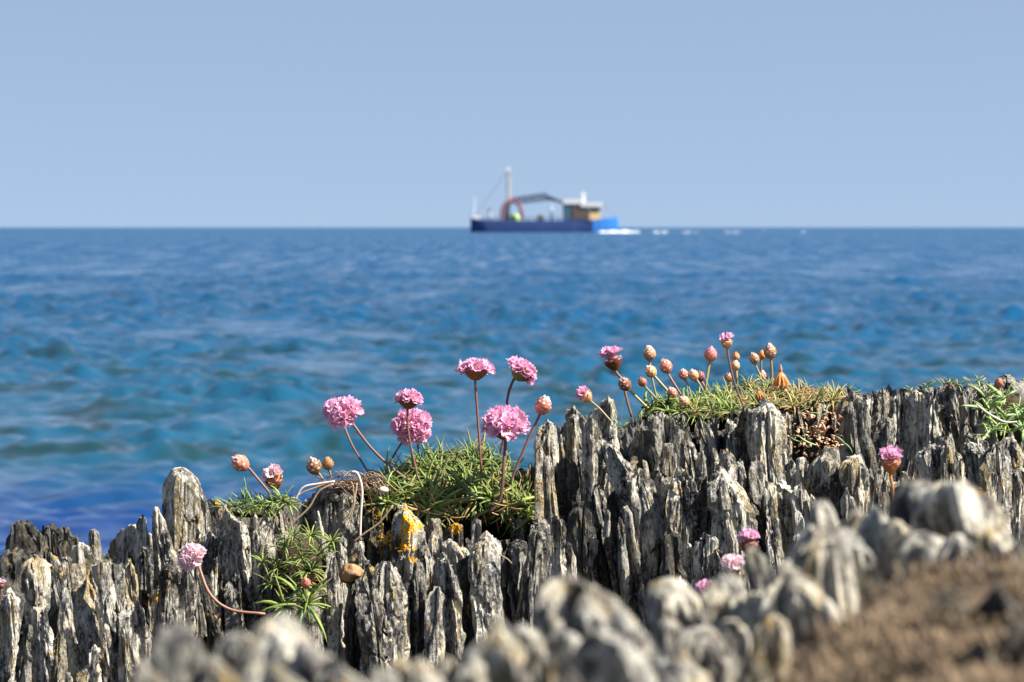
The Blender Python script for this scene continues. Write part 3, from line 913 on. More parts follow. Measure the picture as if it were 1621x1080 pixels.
# splinters too small to pick apart, wedged along the ledges and between the slabs
def shards(parent, n=130):
    rg = random.Random(5)
    Vs, Fs, k0, mi = [], [], 0, []
    for k in range(n):
        if k % 3 == 0:
            cx = rg.uniform(880, 1640); line = [(880, 830), (950, 770), (1000, 725), (1100, 715), (1400, 722), (1500, 705), (1640, 690)]; Y = 2.0 + rg.uniform(-.02, .03)
        elif k % 3 == 1:
            cx = rg.uniform(-20, 1640); line = FRONT; Y = 1.955 + rg.uniform(-.03, .02)
        else:
            cx = rg.uniform(-20, 1640); line = BACK; Y = 2.08 + rg.uniform(-.03, .02)
        w = rg.uniform(6, 17)
        ty = interp(cx, line) + rg.uniform(-8, 26)
        top = P(cx, ty, Y)
        hh = rg.uniform(14, 60) * px_m(Y)
        V, F = slab_mesh(w * px_m(Y), hh, w * px_m(Y) * rg.uniform(.4, 1), rg.randint(1, 99999), style=rg.choice(('jag', 'point', 'slant', 'round')), s0=rg.uniform(-.5, .5), kl=rg.uniform(.3, 1.1),
                         kr=rg.uniform(.3, 1.1), yaw=rg.uniform(-.4, .9), lean=rg.uniform(-.25, .2), nu=16, nv=14, rough=.8)
        V = V + np.array([top.x, top.y, top.z - hh]) - np.array(parent.location)
        Vs.append(V); Fs.append(F + k0); k0 += len(V)
        mi.append(np.full(len(F), rg.choice((0, 0, 1, 2))))
    o = link('slate_shards', make_mesh('slate_shards', np.concatenate(Vs), np.concatenate(Fs), [M['slate'], M['slate_grey'], M['slate_warm']], False, np.concatenate(mi)), parent)
    o['kind'] = 'stuff'


shards(outcrop)

# dark rock standing behind the low end
rear = link('dark_rock', None, loc=P(70, 900, 2.45))
tag(rear, 'dark rounded rock with a rugged top standing behind the low end of the outcrop', 'rock')
for (cx, ty, w, st, s0) in ((42, 828, 66, 'round', 0), (74, 824, 56, 'jag', 0), (16, 862, 40, 'round', .3), (102, 830, 46, 'jag', -.1), (122, 848, 26, 'round', -.3), (60, 835, 50, 'jag', 0), (-20, 880, 60, 'round', .3)):
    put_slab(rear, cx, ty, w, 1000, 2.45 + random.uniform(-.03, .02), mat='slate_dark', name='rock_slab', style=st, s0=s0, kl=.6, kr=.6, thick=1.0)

# ------------------------------------------------------------------ near, out of focus ridge and ground
def near_ground():
    xs = np.linspace(-0.5, 0.5, 260)
    ys = np.linspace(0.2, 1.75, 230)
    X, Y = np.meshgrid(xs, ys, indexing='ij')
    # height of the turf shoulder on the right, falling away to the gully on the left and behind
    U = X / Y * FPX + 810.5
    hi = 1.419 + 0.006 * np.clip((X - 0.03) / 0.1, 0, 2)
    edge = 0.003 + 0.08 * np.clip((Y - 0.50) / 0.36, 0, 3)
    s = 1 / (1 + np.exp(-(X - edge + 0.006) / 0.008))
    s = s / (1 + np.exp((Y - 0.79) / 0.012))
    Z = 1.30 + (hi - 1.30) * s - 0.12 * np.clip((Y - 1.0) / 0.7, 0, 1)
    Z = Z + 0.005 * fbm(X * 35, Y * 22, 0 * X, 41, 4) * (0.4 + s) + 0.0012 * noise(X * 300, Y * 170, 0 * X, 44)
    V = np.stack([X, Y, Z], -1).reshape(-1, 3)
    n1, n2 = X.shape
    i, j = np.meshgrid(np.arange(n1 - 1), np.arange(n2 - 1), indexing='ij')
    b = (i * n2 + j).ravel()
    F = np.stack([b, b + n2, b + n2 + 1, b + 1], -1)
    m, nt, bs = new_mat('dry_brown_turf')
    tc = nt.nodes.new('ShaderNodeTexCoord')
    n1_ = nt.nodes.new('ShaderNodeTexNoise')
    n1_.inputs['Scale'].default_value = 34
    n1_.inputs['Detail'].default_value = 6
    n1_.inputs['Distortion'].default_value = 1.2
    nt.links.new(tc.outputs['Object'], n1_.inputs['Vector'])
    c = ramp(nt, n1_.outputs['Fac'], [(0.36, (0.008, 0.007, 0.005)), (0.47, (0.036, 0.027, 0.018)), (0.58, (0.080, 0.058, 0.038)), (0.72, (0.13, 0.094, 0.062))])
    nt.links.new(c, bs.inputs['Base Color'])
    bs.inputs['Roughness'].default_value = 0.95
    bs.inputs['Specular IOR Level'].default_value = 0.1
    bp = nt.nodes.new('ShaderNodeBump')
    bp.inputs['Distance'].default_value = 0.004
    nt.links.new(n1_.outputs['Fac'], bp.inputs['Height'])
    nt.links.new(bp.outputs[0], bs.inputs['Normal'])
    o = link('ground', make_mesh('ground', V, F, m, False))
    tag(o, kind='structure')
    # short dead grass matted over it
    rg = np.random.default_rng(8)
    n = 9000
    gx = rg.uniform(0.0, 0.2, n * 3)
    gy = rg.uniform(0.42, 0.80, n * 3)
    ix = np.clip(((gx + 0.5) / 1.0 * 259).astype(int), 0, 259)
    iy = np.clip(((gy - 0.2) / 1.55 * 229).astype(int), 0, 229)
    keep = s[ix, iy] > 0.7
    gx, gy, gz = gx[keep][:n], gy[keep][:n], Z[ix, iy][keep][:n]
    n = len(gx)
    a_ = rg.uniform(0, 6.28, n)
    ln = rg.uniform(.003, .008, n)
    up = rg.uniform(.1, .8, n) * ln
    w_ = .0003
    dx, dy = np.cos(a_), np.sin(a_)
    c = np.stack([gx, gy, gz - .0006], -1)
    side = np.stack([-dy * w_, dx * w_, 0 * dx], -1)
    mid = c + np.stack([dx * ln * .5, dy * ln * .5, up], -1)
    tip = c + np.stack([dx * ln, dy * ln, up * .7], -1)
    Vg = np.stack([c - side, c + side, mid + side, mid - side, tip + side * .3, tip - side * .3], 1).reshape(-1, 3)
    b = np.arange(n)[:, None] * 6
    Fg = np.concatenate([b + np.array([0, 1, 2, 3]), b + np.array([3, 2, 4, 5])])
    o = link('grass', make_mesh('grass', Vg, Fg, simple('dead_grass', (0.105, 0.075, 0.048), 0.8, 0.1, 0.7, 30), False))
    tag(o, 'short dead brown grass matted over the shoulder between the blurred rocks', 'grass', kind='stuff')


near_ground()

# deeper seabed rock under everything, so nothing hangs in the air
def shore_base():
    xs = np.linspace(-3, 3, 60)
    ys = np.linspace(-1.5, 4.2, 60)
    X, Y = np.meshgrid(xs, ys, indexing='ij')
    Z = 1.0 + 0.05 * fbm(X * 3, Y * 3, 0 * X, 51, 3) - 1.6 * np.clip((Y - 2.9) / 1.2, 0, 1) ** 1.5 - 0.1
    V = np.stack([X, Y, Z], -1).reshape(-1, 3)
    n1, n2 = X.shape
    i, j = np.meshgrid(np.arange(n1 - 1), np.arange(n2 - 1), indexing='ij')
    b = (i * n2 + j).ravel()
    F = np.stack([b, b + n2, b + n2 + 1, b + 1], -1)
    tag(link('shore_terrain', make_mesh('shore_terrain', V, F, M['slate_grey'], False)), kind='structure')


shore_base()

NEAR_A = [  # low ridge across the bottom of the view
    (262, 1022, 80, .86, 'round', -.2), (290, 1010, 90, .84, 'round', 0), (345, 1048, 60, .83, 'round', 0), (385, 1002, 56, .86, 'round', 0), (455, 982, 90, .84, 'round', -.1),
    (500, 1010, 110, .82, 'slant', -.5), (555, 1045, 80, .81, 'slant', -.4), (600, 1062, 60, .82, 'round', 0), (640, 1050, 40, .84, 'round', 0), (680, 1066, 60, .82, 'round', 0),
    (712, 1046, 40, .85, 'round', 0), (745, 1050, 50, .82, 'round', 0), (792, 982, 80, .84, 'round', -.1), (832, 992, 44, .87, 'round', .1), (815, 1020, 70, .80, 'slant', -.5),
    (868, 985, 50, .92, 'round', 0), (890, 1000, 60, .88, 'round', .1), (925, 914, 110, .92, 'round', -.1), (965, 940, 100, .90, 'slant', -.5), (1000, 985, 90, .87, 'slant', -.3),
    (930, 1000, 90, .82, 'round', 0), (885, 1050, 90, .78, 'round', 0), (230, 1050, 60, .80, 'round', 0), (420, 1050, 120, .78, 'round', 0),
]
NEAR_B = [  # higher ridge beside the brown turf
    (1062, 925, 64, 1.10, 'round', 0), (1095, 965, 60, 1.06, 'round', 0), (1050, 985, 70, .98, 'round', 0), (1110, 1000, 80, .94, 'round', 0), (1080, 1040, 90, .88, 'round', 0),
    (1150, 890, 60, 1.18, 'jag', 0), (1150, 930, 70, 1.10, 'round', 0), (1195, 870, 34, 1.16, 'round', 0), (1185, 940, 60, 1.04, 'round', 0), (1160, 985, 60, .98, 'round', 0),
    (1258, 832, 100, 1.08, 'slant', .4), (1240, 905, 90, 1.02, 'round', 0), (1295, 793, 76, 1.14, 'round', -.1), (1345, 808, 84, 1.14, 'round', 0), (1300, 850, 70, 1.06, 'round', 0),
    (1335, 840, 70, 1.10, 'round', 0), (1392, 798, 56, 1.12, 'round', -.2), (1415, 830, 60, 1.10, 'round', 0), (1432, 768, 70, 1.18, 'round', .1), (1488, 766, 106, 1.14, 'round', .1),
    (1450, 850, 100, 1.08, 'round', 0), (1520, 850, 70, 1.06, 'round', 0), (1560, 842, 70, 1.06, 'round', 0), (1600, 858, 80, 1.02, 'round', 0), (1540, 900, 90, 1.0, 'round', 0),
    (1640, 850, 80, 1.1, 'round', 0), (1590, 930, 90, .94, 'round', 0), (1265, 925, 60, .98, 'round', 0), (1225, 975, 60, .95, 'round', 0), (1490, 940, 60, .86, 'round', 0), (1560, 930, 70, .84, 'slant', .3), (1635, 915, 80, .84, 'round', 0), (1540, 1010, 60, .77, 'round', 0), (1610, 1000, 80, .77, 'round', 0), (1700, 880, 110, 1.05, 'round', 0),
]


def near_ridge(items, name, label, base_z):
    cx0 = np.mean([i[0] for i in items])
    Y0 = float(np.mean([i[3] for i in items])) * 0.80
    q = P(cx0, 1000, Y0)
    root = link(name, None, loc=(q.x, Y0, base_z))
    tag(root, label, 'rock ridge')
    for (cx, ty, w, Y, st, s0) in items:
        Y *= 0.78
        top = P(cx, ty, Y)
        by = 540 + 1e4
        hpx = (top.z - base_z) / px_m(Y)
        if st == 'round' and random.random() < .25:
            st, s0 = 'slant', random.uniform(-.3, .2)
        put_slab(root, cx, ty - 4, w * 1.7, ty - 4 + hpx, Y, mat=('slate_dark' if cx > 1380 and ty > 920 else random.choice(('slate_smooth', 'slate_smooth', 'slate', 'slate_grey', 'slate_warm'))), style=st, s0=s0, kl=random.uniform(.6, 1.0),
                 kr=random.uniform(.6, 1.0), thick=random.uniform(.8, 1.2), rough=0.55, lean=random.uniform(-.3, .05), taper=0.1)
    return root


near_ridge(NEAR_A, 'near_slate_ridge', 'blurred low slate ridge with rounded pale tips crossing the bottom edge of the picture', 1.33)
near_ridge(NEAR_B, 'near_slate_ridge', 'blurred pale rounded rocks stacked around the brown turf slope', 1.33)

# ------------------------------------------------------------------ thrift flowers
def floret_mesh(mat_, seed, open_=1.0):
    """five notched petals in a shallow funnel on a short tube, about 1 unit across, pointing up +Z"""
    rng = random.Random(seed)
    mb = MB()
    for k in range(5):
        a = 2 * math.pi * k / 5 + rng.uniform(-.15, .15)
        ca, sa = math.cos(a), math.sin(a)
        lift = rng.uniform(0.05, 0.32) + (1 - open_) * 0.5
        r1, r2 = 0.20, 0.5 * rng.uniform(.85, 1.1) * (0.55 + 0.45 * open_)
        prof = [(0.03, -0.55, 0.035), (0.12, -0.1, 0.09), (0.26, 0.10, 0.20), (r2 * 0.8, 0.12 + lift * 0.6, 0.25), (r2, 0.10 + lift, 0.17)]
        vs_, fs_ = [], []
        tw = rng.uniform(-.1, .1)
        for (r, z, w) in prof:
            for s in (-1, 0, 1):
                cup = -0.05 if s == 0 else 0.03
                x, y = r * (1 if s else 0.985 if r < r2 else 0.86), s * w
                vs_.append((x * ca - y * sa, x * sa + y * ca, z + cup + s * tw * r))
        n = len(prof)
        for i in range(n - 1):
            for j in range(2):
                b = i * 3 + j
                fs_.append((b, b + 1, b + 4, b + 3))
        mb.add(vs_, fs_, 0)
    # stamens
    for k in range(3):
        a = rng.uniform(0, 6.28)
        x, y = 0.07 * math.cos(a), 0.07 * math.sin(a)
        mb.tube([(x * .3, y * .3, -0.2), (x, y, 0.2), (x * 1.2, y * 1.2, 0.27)], [0.012, 0.018, 0.03], 4, 1)
    return make_mesh('floret', mb.v, mb.f, [M[mat_], M['anther']], True, mb.m)


FLO = {}
for nm in ('petal', 'petal_pale', 'petal_violet', 'petal_deep'):
    FLO[nm] = [floret_mesh(nm, 10 + i, o) for i, o in enumerate((1.0, 1.0, 0.9, 0.6))]


def bract_cup_mesh(mat_, tip_mat, r, h, n_rows, full, seed):
    """overlapping papery scales round a cup (half open head) or a closed bud"""
    rng = random.Random(seed)
    mb = MB()
    # inner body
    prof = []
    N = 8
    for i in range(N + 1):
        t = i / N
        if full:
            rr = r * 0.93 * math.sin(math.pi * min(1, 0.12 + t * 0.86)) ** 0.75
        else:
            rr = r * 0.93 * math.sin(math.pi / 2 * min(1, 0.12 + t * 0.9)) ** 0.8
        prof.append((rr, t * h))
    n = 12
    vs_ = [(rr * math.cos(2 * math.pi * k / n), rr * math.sin(2 * math.pi * k / n), z) for rr, z in prof for k in range(n)]
    fs_ = [(i * n + k, i * n + (k + 1) % n, (i + 1) * n + (k + 1) % n, (i + 1) * n + k) for i in range(N) for k in range(n)]
    fs_.append(tuple(range(n - 1, -1, -1)))
    fs_.append(tuple(N * n + k for k in range(n)))
    mb.add(vs_, fs_, 0)

    def rad(t):
        t = max(0, min(1, t))
        if full:
            return r * math.sin(math.pi * min(1, 0.12 + t * 0.86)) ** 0.75
        return r * math.sin(math.pi / 2 * min(1, 0.12 + t * 0.9)) ** 0.8
    for row in range(n_rows):
        t0 = 0.02 + 0.62 * row / n_rows
        t1 = t0 + (0.44 if full else 0.46)
        cnt = 7
        for k in range(cnt):
            a = 2 * math.pi * (k + 0.5 * (row % 2)) / cnt + rng.uniform(-.12, .12)
            w0 = 2 * math.pi / cnt * 0.62
            vs_, fs_ = [], []
            M_ = 4
            for i in range(M_ + 1):
                s = i / M_
                t = t0 + (t1 - t0) * s
                wid = w0 * (1 - s ** 2.2) * 0.95 + 0.03
                rr = rad(t) * (1.0 + 0.03 * (n_rows - row) * 0.25) + r * (0.05 + 0.13 * s)
                for q in (-1, 0, 1):
                    aa = a + q * wid
                    vs_.append((rr * math.cos(aa) * (1.03 if q == 0 else 1), rr * math.sin(aa) * (1.03 if q == 0 else 1), t * h))
            for i in range(M_):
                for j in range(2):
                    b = i * 3 + j
                    fs_.append((b, b + 1, b + 4, b + 3))
            mb.add(vs_, fs_[:-2], 0)
            mb.add(vs_, fs_[-2:], 1 if (row >= n_rows - 2 or full and (k + row) % 3 == 0) else 0)
    if full:  # crumpled petal tip peeping out
        for k in range(7):
            a = rng.uniform(0, 6.28)
            rr = r * rng.uniform(0.05, .35)
            x, y = rr * math.cos(a), rr * math.sin(a)
            s = r * rng.uniform(.22, .36)
            z = h * rng.uniform(.86, 1.0)
            vs_ = [(x - s, y, z - s * .6), (x, y - s, z - s * .6), (x + s, y, z - s * .5), (x, y + s, z - s * .5), (x * 1.2, y * 1.2, z + s * .8)]
            mb.add(vs_, [(0, 1, 4), (1, 2, 4), (2, 3, 4), (3, 0, 4)], 1)
    return make_mesh('calyx', mb.v, mb.f, [M[mat_], M[tip_mat]], True, mb.m)


def skirt_mesh(mat_, tip_mat, R, seed):
    """withered head: a hanging pleated papery skirt under a narrow spent tip"""
    rng = random.Random(seed)
    mb = MB()
    n = 22
    prof = [(0.16, 2.15), (0.30, 2.0), (0.62, 1.6), (0.85, 1.0), (0.95, 0.45), (0.80, 0.30)]
    vs_ = []
    for i, (r, z) in enumerate(prof):
        for k in range(n):
            a = 2 * math.pi * k / n
            p = 1 + (0.16 if k % 2 else -0.14) * i / 4 + rng.uniform(-.05, .05)
            vs_.append((R * r * p * math.cos(a), R * r * p * math.sin(a), R * (z + (rng.uniform(-.25, .2) if i >= 4 else 0))))
    fs_ = [(i * n + k, (i + 1) * n + k, (i + 1) * n + (k + 1) % n, i * n + (k + 1) % n) for i in range(len(prof) - 1) for k in range(n)]
    mb.add(vs_, fs_, 0)
    mb.tube([(0, 0, R * .4), (0, 0, R * 1.8), (R * .03, 0, R * 2.5), (R * .05, 0, R * 3.1)], [R * .3, R * .22, R * .26, R * .08], 8, 1)
    return make_mesh('calyx', mb.v, mb.f, [M[mat_], M[tip_mat]], False, mb.m)


def flower(head, r_px, kind, Y, stem, axis, label, petal='petal', bract='bract', tip='petal', stem_mat='stem_red', group='thrift flowers and buds growing from the rock', Yend=None, squash=1.0, stem_r=1.6, name=None, n_flo=None):
    """head: pixel of the head centre; stem: list of pixels from just below the head down to the root; axis: direction the head faces"""
    px = px_m(Y)
    hc = P(head[0], head[1], Y)
    ax = Vector(axis).normalized()
    Yend = Yend if Yend is not None else Y
    pts = []
    for i, (sx, sy) in enumerate(stem):
        f = (i + 0.0) / max(1, len(stem) - 1)
        pts.append(P(sx, sy, Y + (Yend - Y) * f))
    base = pts[-1] if pts else hc
    if name is None:
        name = {'open': 'thrift_flower', 'half': 'thrift_flower', 'bud': 'thrift_bud', 'dried': 'thrift_seed_head'}[kind]
    cat = {'open': 'flower', 'half': 'flower', 'bud': 'flower bud', 'dried': 'seed head'}[kind]
    root = link(name, None, loc=base)
    tag(root, label, cat, group)
    R = r_px * px
    q = ax.to_track_quat('Z', 'Y')
    # calyx
    if kind == 'open':
        ch, cr, full, rows = R * 0.92, R * 0.72, False, 4
        cbase = hc - ax * (R * 0.85)
    elif kind == 'half':
        ch, cr, full, rows = R * 1.15, R * 0.70, False, 4
        cbase = hc - ax * (R * 1.05)
    elif kind == 'dried':
        ch, cr, full, rows = R * 2.0, R * 0.9, True, 5
        cbase = hc - ax * (R * 1.0)
    else:
        ch, cr, full, rows = R * 2.35, R * 0.88, True, 4
        cbase = hc - ax * (R * 1.1)
    cm = skirt_mesh(bract, tip, R, int(head[0])) if kind == 'dried' else bract_cup_mesh(bract, tip, cr, ch, rows, full, int(head[0] * 7 + head[1]))
    c = link('calyx', cm, root)
    c.matrix_local = Matrix.Translation(cbase - base) @ q.to_matrix().to_4x4()
    # florets
    rng = random.Random(int(head[0] * 31 + head[1]))
    if kind in ('open', 'half'):
        n = n_flo or (32 if kind == 'open' else 16)
        fc = cbase + ax * (ch * 0.62)
        spread = 1.45 if kind == 'open' else 0.95
        fs = R * (0.62 if kind == 'open' else 0.66)
        for i in range(n):
            t = (i + 0.5) / n
            th = spread * math.sqrt(t) * rng.uniform(.93, 1.05)
            ph = i * 2.39996 + rng.uniform(-.2, .2)
            d = Vector((math.sin(th) * math.cos(ph), math.sin(th) * math.sin(ph), math.cos(th)))
            rad = R * (0.82 if kind == 'open' else 0.68) * rng.uniform(.78, 1.12)
            p = Vector((d.x * rad, d.y * rad, d.z * rad * 0.72 * squash))
            if kind == 'half':
                p = Vector((d.x * rad * 1.05, d.y * rad * 1.05, R * 0.80 * rng.uniform(.75, 1.25)))
            up = Vector((d.x, d.y, d.z * .9 + .12)).normalized()
            if kind == 'half':
                up = Vector((d.x * 1.1, d.y * 1.1, 1)).normalized()
            ql = up.to_track_quat('Z', 'Y')
            spin = Matrix.Rotation(rng.uniform(0, 6.28), 4, 'Z')
            o = link('floret', rng.choice(FLO[petal][:3] if kind == 'open' else FLO[petal][2:] + FLO[petal][:1]), root)
            o.matrix_local = Matrix.Translation(fc - base) @ q.to_matrix().to_4x4() @ Matrix.Translation(p) @ ql.to_matrix().to_4x4() @ spin @ Matrix.Scale(fs * rng.uniform(.85, 1.15) * 1.25, 4)
    # stem: starts inside the calyx, ends rooted
    if pts:
        path = smooth_path([cbase + ax * ch * 0.15, cbase - ax * R * .25] + pts[1 if len(pts) > 2 else 0:], 18) if len(pts) > 1 else [cbase, pts[0]]
        mb = MB()
        mb.tube([p - base for p in path], [stem_r * px * (1.15 - 0.15 * i / 17) for i in range(len(path))], 7, 0)
        mb.build('stem', M[stem_mat], root, smooth=True)
    return root


